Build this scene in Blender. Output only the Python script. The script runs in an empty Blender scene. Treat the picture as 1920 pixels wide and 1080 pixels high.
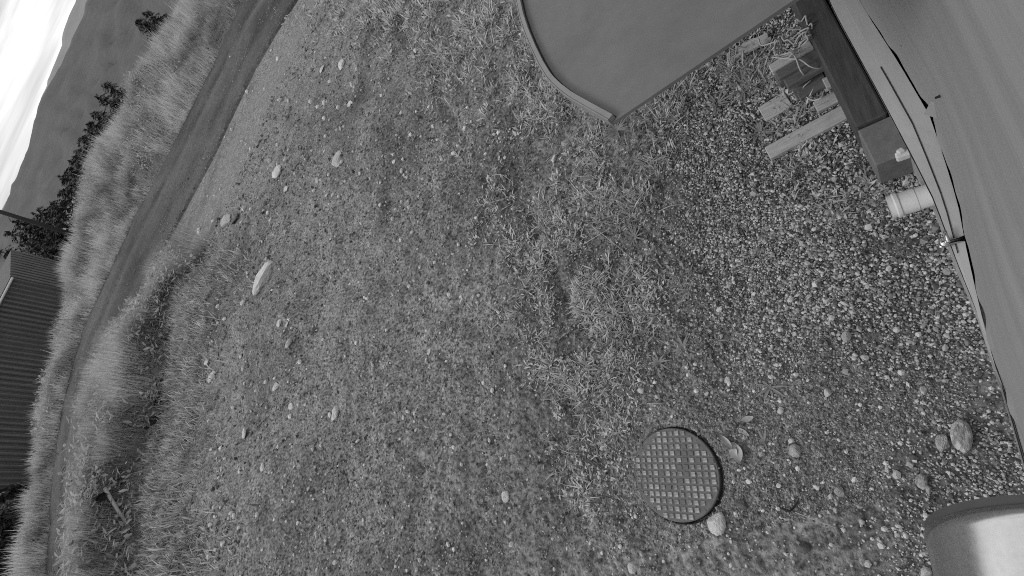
import bpy, math, random
import numpy as np
from mathutils import Vector, Matrix

# ------------------------------------------------------------------ camera, sky, sun, exposure
SC = bpy.context.scene
COL = SC.collection
H = 3.6                                   # camera height over the yard
F_PX, ROLL, TILT = 865.0, 24.0, 43.5      # focal length in px of a 1920 wide frame, roll and tilt
_a, _r = math.radians(90 - TILT), math.radians(ROLL)
N_ = np.array([math.sin(_a) * math.cos(_r), math.sin(_a) * math.sin(_r), math.cos(_a)])   # nadir (x right, y down, z forward)
UP = -N_
def _ray(u, v): return np.array([(u - 960) / F_PX, (v - 540) / F_PX, 1.0])
_p = _ray(1640, 200); _p = _p * H / (_p @ N_); _q = _ray(1880, 800); _q = _q * H / (_q @ N_)
_w = _p - _q; _w -= N_ * (_w @ N_)
YA = _w / np.linalg.norm(_w)              # along the house wall
XA = np.cross(YA, UP)                     # towards the house

cam_d = bpy.data.cameras.new('camera'); cam = bpy.data.objects.new('camera', cam_d); COL.objects.link(cam)
cam_d.sensor_width = 36; cam_d.lens = F_PX / 1920 * 36; cam_d.clip_start = 0.02; cam_d.clip_end = 9000
m = Matrix.Identity(4)
for i, ax in enumerate((XA, YA, UP)):
    m[i][0], m[i][1], m[i][2] = ax[0], -ax[1], -ax[2]
m[2][3] = H
cam.matrix_world = m
SC.camera = cam

SUN_EL, SUN_AZ = 38.0, 205.0              # azimuth of the sun in the plan, degrees from +X
world = bpy.data.worlds.new('World'); SC.world = world; world.use_nodes = True
wn = world.node_tree; wn.nodes.clear(); wl = wn.links
def wnode(t, **k):
    n = wn.nodes.new(t)
    for a, b in k.items(): setattr(n, a, b)
    return n
sky = wnode('ShaderNodeTexSky', sky_type='NISHITA', sun_disc=False)
sky.sun_elevation = math.radians(SUN_EL); sky.sun_rotation = math.radians(90 - SUN_AZ)
sky.air_density = 1.0; sky.dust_density = 3.0
bw = wnode('ShaderNodeRGBToBW'); wl.new(sky.outputs[0], bw.inputs[0])
tc = wnode('ShaderNodeTexCoord')
mp = wnode('ShaderNodeMapping'); mp.inputs['Scale'].default_value = (1.2, 1.2, 16.0); mp.inputs['Rotation'].default_value = (0.03, 0.05, 0.0)
wl.new(tc.outputs['Generated'], mp.inputs[0])
nz = wnode('ShaderNodeTexNoise'); nz.inputs['Scale'].default_value = 2.2; nz.inputs['Detail'].default_value = 5; nz.inputs['Roughness'].default_value = 0.5; nz.inputs['Distortion'].default_value = 0.3
wl.new(mp.outputs[0], nz.inputs['Vector'])
rp = wnode('ShaderNodeValToRGB'); rp.color_ramp.elements[0].position = 0.36; rp.color_ramp.elements[0].color = (0.26, 0.26, 0.26, 1)
rp.color_ramp.elements[1].position = 0.62; rp.color_ramp.elements[1].color = (1, 1, 1, 1)
wl.new(nz.outputs[0], rp.inputs[0])
m1 = wnode('ShaderNodeMath', operation='MULTIPLY'); wl.new(rp.outputs[0], m1.inputs[0]); m1.inputs[1].default_value = 8.0
m2 = wnode('ShaderNodeMath', operation='MULTIPLY_ADD'); wl.new(bw.outputs[0], m2.inputs[0]); m2.inputs[1].default_value = 0.3; wl.new(m1.outputs[0], m2.inputs[2])
bg = wnode('ShaderNodeBackground'); bg.inputs['Strength'].default_value = 0.1
wl.new(m2.outputs[0], bg.inputs['Color'])
wo = wnode('ShaderNodeOutputWorld'); wl.new(bg.outputs[0], wo.inputs[0])

sun_d = bpy.data.lights.new('sun', 'SUN'); sun = bpy.data.objects.new('sun', sun_d); COL.objects.link(sun)
sun_d.energy = 0.9; sun_d.angle = math.radians(22); sun_d.color = (1, 1, 1)
_e, _z = math.radians(SUN_EL), math.radians(SUN_AZ)
sun.rotation_euler = Vector((math.cos(_e) * math.cos(_z), math.cos(_e) * math.sin(_z), math.sin(_e))).to_track_quat('Z', 'Y').to_euler()
SC.view_settings.view_transform = 'Standard'; SC.view_settings.look = 'None'
SC.cycles.pixel_filter_type = 'BLACKMAN_HARRIS'; SC.cycles.filter_width = 1.0; SC.cycles.use_denoising = False
SC.view_settings.exposure = 0.25; SC.view_settings.gamma = 1.0; SC.view_settings.use_curve_mapping = False

# ------------------------------------------------------------------ helpers
rng = np.random.default_rng(7)
random.seed(7)
def ray(u, v):
    d = _ray(u, v); return np.array([d @ XA, d @ YA, d @ UP])      # in world axes
def P(u, v, z=0.0):
    d = ray(u, v); t = (z - H) / d[2]; q = d * t; return np.array([q[0], q[1], z])
def az_s(u, v):
    d = ray(u, v); return math.degrees(math.atan2(d[1], -d[0])), -d[2] / math.hypot(d[0], d[1])
def at_r(u, v, r):                                                   # the point on that line of sight at plan distance r
    d = ray(u, v); t = r / math.hypot(d[0], d[1]); q = d * t; return np.array([q[0], q[1], H + q[2]])

def _hash(ix, iy, seed):
    h = (ix.astype(np.int64) * 374761393 + iy.astype(np.int64) * 668265263 + seed * 974711) & 0x7fffffff
    h = ((h ^ (h >> 13)) * 1274126177) & 0x7fffffff
    return ((h ^ (h >> 16)) & 0xffff) / 65535.0
def vnoise(x, y, seed=0):
    ix, iy = np.floor(x), np.floor(y); fx, fy = x - ix, y - iy
    fx = fx * fx * fx * (fx * (fx * 6 - 15) + 10); fy = fy * fy * fy * (fy * (fy * 6 - 15) + 10)
    a = _hash(ix, iy, seed); b = _hash(ix + 1, iy, seed); c = _hash(ix, iy + 1, seed); d = _hash(ix + 1, iy + 1, seed)
    return (a * (1 - fx) + b * fx) * (1 - fy) + (c * (1 - fx) + d * fx) * fy - 0.5
def fbm(x, y, sc, octv=4, seed=0, gain=0.5):
    s = 0; a = 1.0
    for i in range(octv):
        s = s + a * vnoise(x * sc + 17.3 * i, y * sc - 9.1 * i, seed + i); sc *= 2.03; a *= gain
    return s
def sstep(x, a, b):
    t = np.clip((x - a) / (b - a), 0, 1); return t * t * (3 - 2 * t)

def tag(o, label=None, cat=None, group=None, kind=None):
    if label: o['label'] = label
    if cat: o['category'] = cat
    if group: o['group'] = group
    if kind: o['kind'] = kind
    return o
def empty(name, loc=(0, 0, 0), label=None, cat=None, group=None):
    o = bpy.data.objects.new(name, None); COL.objects.link(o); o.location = loc; o.empty_display_size = 0.1
    return tag(o, label, cat, group)
def link(name, me, parent=None):
    o = bpy.data.objects.new(name, me); COL.objects.link(o)
    if parent is not None:
        o.parent = parent
    return o
def np_mesh(name, verts, faces, mat=None, smooth=False, attr=None):
    """faces: (n,3) or (n,4) int array, or a list of such arrays"""
    fl = faces if isinstance(faces, list) else [faces]
    fl = [np.asarray(f, dtype=np.int32) for f in fl if len(f)]
    me = bpy.data.meshes.new(name)
    verts = np.asarray(verts, dtype=np.float32)
    me.vertices.add(len(verts)); me.vertices.foreach_set('co', verts.ravel())
    nl = sum(f.size for f in fl); nf = sum(len(f) for f in fl)
    me.loops.add(nl); me.polygons.add(nf)
    me.loops.foreach_set('vertex_index', np.concatenate([f.ravel() for f in fl]))
    tot = np.concatenate([np.full(len(f), f.shape[1], np.int32) for f in fl])
    st = np.concatenate([[0], np.cumsum(tot)[:-1]]).astype(np.int32)
    me.polygons.foreach_set('loop_start', st); me.polygons.foreach_set('loop_total', tot)
    me.polygons.foreach_set('use_smooth', np.full(nf, bool(smooth), dtype=bool))
    if attr:
        for k, a in attr.items():
            at = me.attributes.new(k, 'FLOAT', 'POINT'); at.data.foreach_set('value', np.asarray(a, dtype=np.float32))
    me.update(calc_edges=True); me.validate()
    if mat: me.materials.append(mat)
    return me
class MB:
    """collects polygons and builds one mesh"""
    def __init__(self): self.v = []; self.f = []
    def poly(self, pts):
        i = len(self.v); self.v += [tuple(p) for p in pts]; self.f.append(list(range(i, i + len(pts))))
    def box(self, c, ax, hs, taper=1.0):
        c = np.asarray(c, float); ax = [np.asarray(a, float) for a in ax]; i = len(self.v)
        for sz in (-1, 1):
            k = taper if sz > 0 else 1.0
            for sx, sy in ((-1, -1), (1, -1), (1, 1), (-1, 1)):
                self.v.append(tuple(c + ax[0] * sx * hs[0] * k + ax[1] * sy * hs[1] * k + ax[2] * sz * hs[2]))
        self.f += [[i + 3, i + 2, i + 1, i], [i + 4, i + 5, i + 6, i + 7]] + [[i + a, i + (a + 1) % 4, i + 4 + (a + 1) % 4, i + 4 + a] for a in range(4)]
        return self
    def prism(self, outline, z0, z1):
        """outline: list of (x,y) or (x,y,z); extruded"""
        n = len(outline); i = len(self.v)
        for dz in (z0, z1):
            self.v += [(p[0], p[1], (p[2] if len(p) > 2 else 0) + dz) for p in outline]
        self.f += [[i + k for k in reversed(range(n))], [i + n + k for k in range(n)]]
        self.f += [[i + k, i + (k + 1) % n, i + n + (k + 1) % n, i + n + k] for k in range(n)]
        return self
    def tube(self, pts, rad, seg=8, caps=True):
        pts = [Vector(p) for p in pts]; n = len(pts); i0 = len(self.v)
        rad = rad if hasattr(rad, '__len__') else [rad] * n
        ref = None
        for k, p in enumerate(pts):
            t = (pts[min(k + 1, n - 1)] - pts[max(k - 1, 0)])
            if t.length < 1e-9: t = (pts[-1] - pts[0])
            t.normalize()
            if ref is None:
                ref = t.orthogonal().normalized()
            ref = (ref - t * ref.dot(t)).normalized(); b = t.cross(ref)
            for s in range(seg):
                a = 2 * math.pi * s / seg
                self.v.append(tuple(p + (ref * math.cos(a) + b * math.sin(a)) * rad[k]))
        for k in range(n - 1):
            for s in range(seg):
                a, b2 = i0 + k * seg + s, i0 + k * seg + (s + 1) % seg
                self.f.append([a, b2, b2 + seg, a + seg])
        if caps:
            self.f.append([i0 + s for s in reversed(range(seg))]); self.f.append([i0 + (n - 1) * seg + s for s in range(seg)])
        return self
    def mesh(self, name, mat, smooth=False, bevel=0.0):
        me = bpy.data.meshes.new(name); me.from_pydata(self.v, [], self.f); me.update()
        if bevel > 0:
            import bmesh
            b = bmesh.new(); b.from_mesh(me)
            bmesh.ops.bevel(b, geom=b.edges[:], offset=bevel, segments=1, affect='EDGES', clamp_overlap=True)
            b.to_mesh(me); b.free()
        if smooth:
            me.polygons.foreach_set('use_smooth', np.ones(len(me.polygons), dtype=bool))
        me.materials.append(mat); return me
    def build(self, name, mat, parent=None, smooth=False, bevel=0.0, world_to=None):
        if parent is not None:
            off = parent.location
            if parent.parent is not None: off = off + parent.parent.location
            self.v = [(x - off[0], y - off[1], z - off[2]) for x, y, z in self.v]
        return link(name, self.mesh(name, mat, smooth, bevel), parent)

# ------------------------------------------------------------------ materials (the picture is monochrome: every colour is a grey)
def mat(name, lo, hi, scale=8.0, rough=0.8, detail=6, stretch=(1, 1, 1), bump=0.0, bscale=None, attr=None, attr_amt=0.0, metallic=0.0,
        scale2=None, amt2=0.0, rough_noise=0.0, spec=0.3, p0=0.3, p1=0.7, trans=0.0):
    mt = bpy.data.materials.new(name); mt.use_nodes = True; t = mt.node_tree; L = t.links; nd = t.nodes
    b = nd['Principled BSDF']; b.inputs['Roughness'].default_value = rough; b.inputs['Metallic'].default_value = metallic
    b.inputs['Specular IOR Level'].default_value = spec
    c = nd.new('ShaderNodeTexCoord'); mpn = nd.new('ShaderNodeMapping'); mpn.inputs['Scale'].default_value = stretch
    L.new(c.outputs['Object'], mpn.inputs[0])
    n = nd.new('ShaderNodeTexNoise'); n.inputs['Scale'].default_value = scale; n.inputs['Detail'].default_value = detail; n.inputs['Roughness'].default_value = 0.6
    L.new(mpn.outputs[0], n.inputs['Vector'])
    mr = nd.new('ShaderNodeMapRange'); mr.inputs[1].default_value = p0; mr.inputs[2].default_value = p1; mr.inputs[3].default_value = lo; mr.inputs[4].default_value = hi
    L.new(n.outputs[0], mr.inputs[0]); out = mr.outputs[0]
    if scale2:
        n2 = nd.new('ShaderNodeTexNoise'); n2.inputs['Scale'].default_value = scale2; n2.inputs['Detail'].default_value = 4
        L.new(mpn.outputs[0], n2.inputs['Vector'])
        r2 = nd.new('ShaderNodeMapRange'); r2.inputs[1].default_value = 0.3; r2.inputs[2].default_value = 0.7; r2.inputs[3].default_value = 1 - amt2; r2.inputs[4].default_value = 1 + amt2
        L.new(n2.outputs[0], r2.inputs[0]); mm = nd.new('ShaderNodeMath'); mm.operation = 'MULTIPLY'
        L.new(out, mm.inputs[0]); L.new(r2.outputs[0], mm.inputs[1]); out = mm.outputs[0]
    if attr:
        an = nd.new('ShaderNodeAttribute'); an.attribute_name = attr
        ra = nd.new('ShaderNodeMapRange'); ra.inputs[3].default_value = 1 - attr_amt; ra.inputs[4].default_value = 1 + attr_amt
        L.new(an.outputs['Fac'], ra.inputs[0]); mm = nd.new('ShaderNodeMath'); mm.operation = 'MULTIPLY'
        L.new(out, mm.inputs[0]); L.new(ra.outputs[0], mm.inputs[1]); out = mm.outputs[0]
    cc = nd.new('ShaderNodeCombineColor')
    for k in range(3): L.new(out, cc.inputs[k])
    L.new(cc.outputs[0], b.inputs['Base Color'])
    if trans:
        tr = nd.new('ShaderNodeBsdfTranslucent'); L.new(cc.outputs[0], tr.inputs['Color']); mx = nd.new('ShaderNodeMixShader'); mx.inputs[0].default_value = trans
        L.new(b.outputs[0], mx.inputs[1]); L.new(tr.outputs[0], mx.inputs[2]); L.new(mx.outputs[0], nd['Material Output'].inputs['Surface'])
    if rough_noise:
        rr = nd.new('ShaderNodeMapRange'); rr.inputs[3].default_value = rough - rough_noise; rr.inputs[4].default_value = rough + rough_noise
        L.new(n.outputs[0], rr.inputs[0]); L.new(rr.outputs[0], b.inputs['Roughness'])
    if bump:
        bn = nd.new('ShaderNodeTexNoise'); bn.inputs['Scale'].default_value = bscale or scale * 2; bn.inputs['Detail'].default_value = 6
        L.new(mpn.outputs[0], bn.inputs['Vector'])
        bp = nd.new('ShaderNodeBump'); bp.inputs['Strength'].default_value = 0.6; bp.inputs['Distance'].default_value = bump
        L.new(bn.outputs[0], bp.inputs['Height']); L.new(bp.outputs[0], b.inputs['Normal'])
    return mt
M = {}
M['soil'] = mat('soil', 0.055, 0.26, 26, 0.95, 10, bump=0.03, bscale=60, scale2=6, amt2=0.25, attr='wear', attr_amt=0.42, p0=.36, p1=.66)
M['crumb'] = mat('soil_crumbs', 0.15, 0.24, 30, 0.95, attr='v', attr_amt=0.8)
M['gravel'] = mat('gravel_stone', 0.22, 0.36, 25, 0.85, attr='v', attr_amt=0.85)
M['stone'] = mat('pale_stone', 0.40, 0.68, 2.5, 0.85, bump=0.03, bscale=6)
M['stone_mid'] = mat('grey_stone', 0.30, 0.48, 2.5, 0.85, bump=0.03, bscale=6, scale2=10, amt2=0.2)
M['boulder'] = mat('mottled_boulder', 0.22, 0.52, 2.0, 0.8, bump=0.03, bscale=6, p0=0.38, p1=0.62)
M['stone_dark'] = mat('dark_stone', 0.10, 0.16, 3, 0.9, bump=0.03, bscale=6)
M['grass'] = mat('near_grass', 0.33, 0.46, 20, 0.7, attr='v', attr_amt=0.75, trans=0.35)
M['bank_grass'] = mat('bank_grass', 0.38, 0.50, 0.35, 0.8, 5, attr='v', attr_amt=0.36, trans=0.4)
M['berm_grass'] = mat('berm_grass', 0.37, 0.50, 0.8, 0.8, 5, attr='v', attr_amt=0.35, trans=0.45)
M['weed'] = mat('weed_leaf', 0.24, 0.36, 30, 0.7, trans=0.35)
M['straw'] = mat('dry_stem', 0.28, 0.42, 30, 0.8)
M['road'] = mat('packed_road', 0.04, 0.10, 9.0, 0.9, 9, bump=0.03, bscale=12, attr='lat', attr_amt=0.45)
M['siding'] = mat('painted_sheet', 0.262, 0.29, 1.2, 0.55, 4, stretch=(1, 0.25, 7.0), scale2=0.5, amt2=0.06, bump=0.002, bscale=3)
M['skirt'] = mat('pale_skirting', 0.33, 0.39, 3, 0.55, 5, stretch=(3, 0.5, 3), scale2=40, amt2=0.03)
M['shade_pipe_black'] = mat('shade_and_pipe_black', 0.012, 0.03, 6, 0.95)  # near black: painted shade of berm and shed ribs, also the culvert pipe
M['gap'] = mat('dark_gap', 0.015, 0.03, 5, 0.9)
M['canopy'] = mat('canopy_sheet', 0.125, 0.160, 2.2, 0.55, 8, scale2=14, amt2=0.05)
M['rim'] = mat('canopy_rim', 0.21, 0.25, 10, 0.45)
M['timber_dark'] = mat('dark_timber', 0.045, 0.085, 6, 0.85, 8, stretch=(6, 0.7, 6), bump=0.003, bscale=20)
M['block'] = mat('concrete_block', 0.13, 0.18, 18, 0.9, bump=0.003, bscale=80)
M['plank'] = mat('weathered_plank', 0.30, 0.48, 7, 0.85, 8, stretch=(1.2, 9, 6), bump=0.003, bscale=14)
M['plank_dark'] = mat('dark_plank', 0.08, 0.15, 7, 0.9, 8, stretch=(1.2, 9, 6), bump=0.003, bscale=14)
M['cable'] = mat('pale_cable', 0.34, 0.44, 20, 0.6)
M['pvc'] = mat('pale_plastic', 0.58, 0.64, 6, 0.4, spec=0.45, scale2=40, amt2=0.04)
M['chrome'] = mat('shiny_metal', 0.7, 0.8, 10, 0.2, metallic=1.0)
M['steel'] = mat('brushed_steel', 0.72, 0.82, 3, 0.24, 6, stretch=(40, 40, 40), metallic=1.0, rough_noise=0.05)
M['collar'] = mat('dark_collar', 0.06, 0.075, 30, 0.6)
M['cover'] = mat('cover_metal', 0.11, 0.155, 30, 0.7, bump=0.002, bscale=120)
M['stud'] = mat('worn_stud', 0.20, 0.42, 22, 0.7, bump=0.001, bscale=90, scale2=120, amt2=0.25)
M['stud_dull'] = mat('dirty_stud', 0.14, 0.28, 30, 0.8, scale2=120, amt2=0.3)
M['needles'] = mat('conifer_needles', 0.05, 0.10, 2.0, 0.8, attr='v', attr_amt=0.6)
M['bark'] = mat('tree_bark', 0.05, 0.10, 5, 0.9, stretch=(3, 3, 0.5))
M['shed'] = mat('dark_corrugated', 0.105, 0.13, 1.2, 0.6, 4, scale2=8, amt2=0.1)
M['lit_rib'] = mat('lit_rib_grey', 0.12, 0.16, 2, 0.7, 4)
M['trim'] = mat('pale_trim', 0.55, 0.65, 5, 0.5)
M['pole'] = mat('dark_pole', 0.03, 0.05, 4, 0.85, stretch=(3, 3, 0.4))
M['hill'] = mat('forested_hill', 0.085, 0.112, 0.018, 0.95, 9, scale2=0.15, amt2=0.12)
M['far_hill'] = mat('hazed_far_ridge', 0.24, 0.30, 0.006, 0.95, 6)  # haze of distance painted into the ridge's pale colour
M['leaf_dark'] = mat('hedge_leaf', 0.018, 0.04, 3, 0.8, attr='v', attr_amt=0.5)  # near black leaves: the hedge's shade is put into the colour
M['leaf_mid'] = mat('shrub_leaf', 0.13, 0.20, 3, 0.8, attr='v', attr_amt=0.4)
M['dead_leaf'] = mat('dry_leaf', 0.30, 0.48, 25, 0.8)

# ------------------------------------------------------------------ terrain: height by bearing and distance
def tab(rows):
    rows = sorted((az_s(u, v)[0], r, 3.6 - r * az_s(u, v)[1]) for u, v, r in rows)
    return np.array(rows)
T_B = tab([(480, 300, 15), (395, 480, 15.5), (330, 540, 16.3), (290, 620, 16.3), (275, 700, 15.8), (272, 770, 15.3), (240, 860, 14.8), (215, 950, 14.2), (215, 1080, 12.6)])
T_C = tab([(420, 300, 19.2), (345, 440, 20), (300, 520, 19.8), (250, 570, 19.5), (205, 620, 19.4), (180, 680, 19.2), (160, 740, 19.0), (140, 790, 18.7), (135, 850, 18), (130, 950, 16.8), (125, 1080, 15.2)])
T_D = tab([(560, 0, 18.8), (540, 30, 19), (480, 130, 20), (400, 300, 20.5), (330, 430, 21.5), (290, 500, 22)])
T_E = tab([(465, 0, 27), (445, 30, 27.2), (400, 130, 28), (300, 330, 28.5), (255, 410, 29), (205, 520, 29), (160, 620, 28.8), (130, 720, 28), (110, 830, 26.8), (98, 1000, 23.8), (92, 1080, 22.4)])
T_F = tab([(340, 0, 37), (320, 30, 37.5), (285, 75, 38), (240, 150, 38), (225, 210, 38), (190, 255, 38), (165, 310, 38), (150, 370, 38), (130, 440, 37.5), (118, 500, 37), (122, 540, 37), (118, 600, 36), (100, 640, 36), (85, 700, 35), (72, 760, 34.5), (74, 830, 33), (70, 890, 32), (58, 930, 31), (45, 960, 30.5), (50, 1040, 29), (55, 1080, 28)])
def ti(T, phi): return np.interp(phi, T[:, 0], T[:, 1]), np.interp(phi, T[:, 0], T[:, 2])
MH = P(1267, 888)                                                     # the manhole cover
_sx = P(650, 900) - P(720, 300); SX_ = _sx[:2] / np.linalg.norm(_sx[:2])
def _pl(*uv): return [tuple(P(u, v)[:2]) for u, v in uv]
FEAT = [(_pl((985, 385), (1005, 440), (1020, 480)), .07, -.07), (_pl((1020, 480), (1060, 560)), .08, -.05), (_pl((840, 270), (830, 330)), .16, .06), (_pl((865, 280), (845, 345)), .05, -.06),
        (_pl((690, 830), (705, 900), (720, 1000)), .10, -.06), (_pl((712, 930), (718, 950)), .12, .05), (_pl((870, 420), (850, 450)), .07, .05), (_pl((640, 440), (660, 520)), .4, .08),
        (_pl((620, 60), (540, 260)), .4, -.06), (_pl((925, 480), (990, 500)), .06, -.04), (_pl((850, 210), (870, 260)), .1, -.07),
        (_pl((1050, 560), (1075, 590)), .07, -.06), (_pl((1165, 560), (1180, 600)), .05, -.05), (_pl((770, 60), (790, 95)), .18, -.12), (_pl((860, 85), (900, 100)), .12, -.08), (_pl((1065, 745), (1085, 800)), .08, -.05)]
def curves(phi):
    berm = 1 - sstep(phi, 17.5, 25)
    rB, zB = ti(T_B, phi); rC, zC = ti(T_C, phi); rE, zE = ti(T_E, phi); rF, zF = ti(T_F, phi)
    rD, zD = ti(T_D, phi)
    low = phi < 20.2
    rD = np.where(low, np.minimum(22, rE - 6.2 + 0 * rE), rD); zD = np.where(low, np.minimum(0.76, zE - 0.25), zD)
    zB = np.where(phi > 23, np.minimum(zB, zD * 0.7), zB)
    rC = np.minimum(rC, rD - 1.0); rB = np.minimum(rB, rC - 1.6)
    zCg = zC - 0.45
    zCl = zB + (zD - zB) * (rC - rB) / (rD - rB)
    zC = zCg * berm + np.minimum(zC, zCl) * (1 - berm)
    zB = zB - 0.42 * berm * (1 - sstep(phi, 12, 19))
    fg = 0.55 + 0 * phi
    return rB, zB, rC, zC, rD, zD, rE, zE, rF, zF - fg, berm
def ground(x, y, fine=True):
    x = np.asarray(x, float); y = np.asarray(y, float)
    r = np.hypot(x, y); phi = np.degrees(np.arctan2(y, -x))
    rB, zB, rC, zC, rD, zD, rE, zE, rF, zF, berm = curves(phi)
    ks = [(0 * r, 0 * r), (4 + 0 * r, 0 * r), (rB - 1.6, zB * 0.86 + 0.05), (rB, zB), (rB + 0.4, zB + 0.12 + 0.45 * berm * (1 - sstep(phi, 12, 19))), (rC, zC), (rD, zD), (rE, zE), (rE + 0.7, zE + 0.28), (rE + 0.55 * (rF - rE), zE + 0.62 * (zF - zE)),
          (rE + 0.72 * (rF - rE), zE + 0.86 * (zF - zE)), (rF, zF), (rF + 3, zF - 0.7), (rF + 16, zF - 5), (120 + 0 * r, -9 + 0 * r), (9000 + 0 * r, -12 + 0 * r)]
    z = np.zeros_like(r)
    for (r0, z0), (r1, z1) in zip(ks[:-1], ks[1:]):
        s = (r >= r0) & (r < r1); t = np.clip((r - r0) / np.maximum(r1 - r0, 1e-6), 0, 1)
        t2 = t * t * (3 - 2 * t) * 0.5 + t * 0.5
        z = np.where(s, z0 + (z1 - z0) * t2, z)
    back = sstep(np.abs(phi - 45), 75, 110)          # beside and behind the house the land stays level
    z = z * (1 - back * sstep(r, 5, 12))
    onroad = sstep(r, rD - 0.4, rD) * (1 - sstep(r, rE, rE + 0.4))
    z = z + (1 - onroad) * sstep(r, 22, 32) * (fbm(x, y, 0.25, 3, 41) * 0.7 + fbm(x, y, 0.9, 2, 44) * 0.25) * (1 - sstep(r, 60, 120))
    if fine:
        near = (1 - sstep(r, 10, 24)) * (1 - onroad) * (1 - .85 * sstep(r, rD - 4, rD - .3))
        hollow = fbm(x, y, 0.8, 3, 3) * 0.16 * sstep(r, 1.5, 6)
        lumps = fbm(x, y, 5, 4, 11, 0.6) * 0.06 + fbm((x * SX_[1] - y * SX_[0]) * 3.0, (x * SX_[0] + y * SX_[1]) * .35, 1.0, 3, 15) * .05 * sstep(r, 1.5, 4)
        crumb = np.abs(fbm(x, y, 28, 2, 23)) * 0.034
        gz = sstep(-x, 0.2, 1.6)
        z = z + near * (hollow + lumps * (0.4 + 0.6 * gz) + crumb * gz)
    for (pl, wd, dp) in FEAT:
        for (ax_, ay_), (bx_, by_) in zip(pl[:-1], pl[1:]):
            L2 = (bx_ - ax_) ** 2 + (by_ - ay_) ** 2 + 1e-9
            t = np.clip(((x - ax_) * (bx_ - ax_) + (y - ay_) * (by_ - ay_)) / L2, 0, 1)
            dd_ = np.hypot(x - ax_ - t * (bx_ - ax_), y - ay_ - t * (by_ - ay_))
            z = z + dp * np.exp(-(dd_ / wd) ** 2) / (1 if len(pl) == 2 else 1.5)
    dm = np.hypot(x - MH[0] - 0.012, y - MH[1])
    z = np.where(dm < 0.6, z * sstep(dm, 0.36, 0.6), z)
    z = z - 0.06 * (1 - sstep(dm, 0.330, 0.343))
    return z
def hit(u, v):
    d = ray(u, v); hl = math.hypot(d[0], d[1]); lo, hi, n_ = 0.02, 80.0, 400
    for it in range(3):
        t = (np.geomspace(lo, hi, n_) if it == 0 else np.linspace(lo, hi, 30)) / hl
        dz = H + d[2] * t - ground(d[0] * t, d[1] * t, True); i = int(np.argmax(dz < 0))
        if i == 0: return P(u, v)
        lo, hi = t[i - 1] * hl, t[i] * hl
    tt = t[i]
    return np.array([d[0] * tt, d[1] * tt, float(ground(d[0] * tt, d[1] * tt))])
def project(p):
    q = np.asarray(p, float) - np.array([0, 0, H])
    c = np.stack([q @ np.array([XA[i], YA[i], UP[i]]) for i in range(3)], -1)
    return 960 + F_PX * c[..., 0] / c[..., 2], 540 + F_PX * c[..., 1] / c[..., 2], c[..., 2]

# ground sheet
phis = np.concatenate([np.arange(-14, 115, 0.3), np.arange(115, 346, 2.0)])
rads = [0.06]
while rads[-1] < 6500:
    r_ = rads[-1]; rads.append(r_ + max(0.012, r_ * (0.0085 if r_ < 9 else 0.016 if r_ < 45 else 0.10)))
rads = np.array(rads)
PH, RR = np.meshgrid(np.radians(phis), rads, indexing='ij')
gx, gy = -RR * np.cos(PH), RR * np.sin(PH)
gz = ground(gx, gy)
nP, nR = PH.shape
idx = np.arange(nP * nR).reshape(nP, nR)
nxt = np.roll(idx, -1, axis=0)
quads = np.stack([idx[:, :-1], idx[:, 1:], nxt[:, 1:], nxt[:, :-1]], -1).reshape(-1, 4)
gv = np.stack([gx, gy, gz], -1).reshape(-1, 3)
cen = np.array([[0, 0, float(ground(0.0, 0.0))]])
fan = np.stack([np.full(nP, nP * nR), idx[:, 0], nxt[:, 0]], -1)
# worn, drier ground has its own paler patches; gravelled earth by the wall is darker
wear = 0.5 + 0.9 * fbm(gx, gy, 0.55, 4, 71) + 0.25 * sstep(RR, 2.5, 7) - 0.42 * sstep(gx, -1.5, -0.1) * (RR < 6) + .55 * fbm((gx * SX_[1] - gy * SX_[0]) * 2.6, (gx * SX_[0] + gy * SX_[1]) * .3, 1.0, 3, 16)
for (u, v, rr, a) in [(560, 100, 3.2, .55), (510, 250, 2.4, .5), (650, 500, 1.0, .45), (630, 470, .8, .3), (840, 290, .4, .45), (820, 340, .3, .3), (860, 435, .16, .4), (715, 945, .22, .4), (1470, 790, .3, .35), (700, 560, .8, .2), (400, 980, 1.5, .2)]:
    c = P(u, v); wear += a * np.exp(-((gx - c[0]) ** 2 + (gy - c[1]) ** 2) / (2 * rr * rr))
wear = np.concatenate([np.clip(wear, 0, 1).ravel(), [0.5]])
g_me = np_mesh('ground', np.concatenate([gv, cen]), [quads, fan], M['soil'], True, {'wear': wear})
tag(link('ground', g_me), 'bare dirt yard and sloping land', None, None, 'structure')

# road
ph = np.arange(-40, 92, 0.5); lat = np.linspace(-0.01, 1.01, 41)
rB, zB, rC, zC, rD, zD, rE, zE, rF, zF, berm = curves(ph)
RRd = rD[:, None] + (rE - rD)[:, None] * lat[None]; PHd = np.radians(ph)[:, None] + 0 * RRd
rx, ry = -RRd * np.cos(PHd), RRd * np.sin(PHd)
rz = ground(rx, ry, False) + 0.09 - 0.03 * (np.exp(-((lat - .33) / .07) ** 2) + np.exp(-((lat - .66) / .07) ** 2))[None] + 0.035 * np.exp(-((lat - .5) / .1) ** 2)[None] + fbm(rx, ry, 1.2, 4, 5) * 0.05
edge = (lat < 0) | (lat > 1); rz[:, edge] -= 0.2
tone = 0.5 - 0.3 * np.exp(-((lat - .30) / .07) ** 2) - 0.35 * np.exp(-((lat - .70) / .05) ** 2) + 0.3 * np.exp(-((lat - .56) / .07) ** 2) + .15 * np.exp(-((lat - .15) / .08) ** 2)
tone = tone[None] + 0.6 * fbm(rx * 0.25 + ry * 0.1, ry * 0.25, 1.0, 3, 9) + .5 * fbm(rx, ry, 1.1, 3, 10)
i2 = np.arange(rx.size).reshape(rx.shape)
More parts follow.
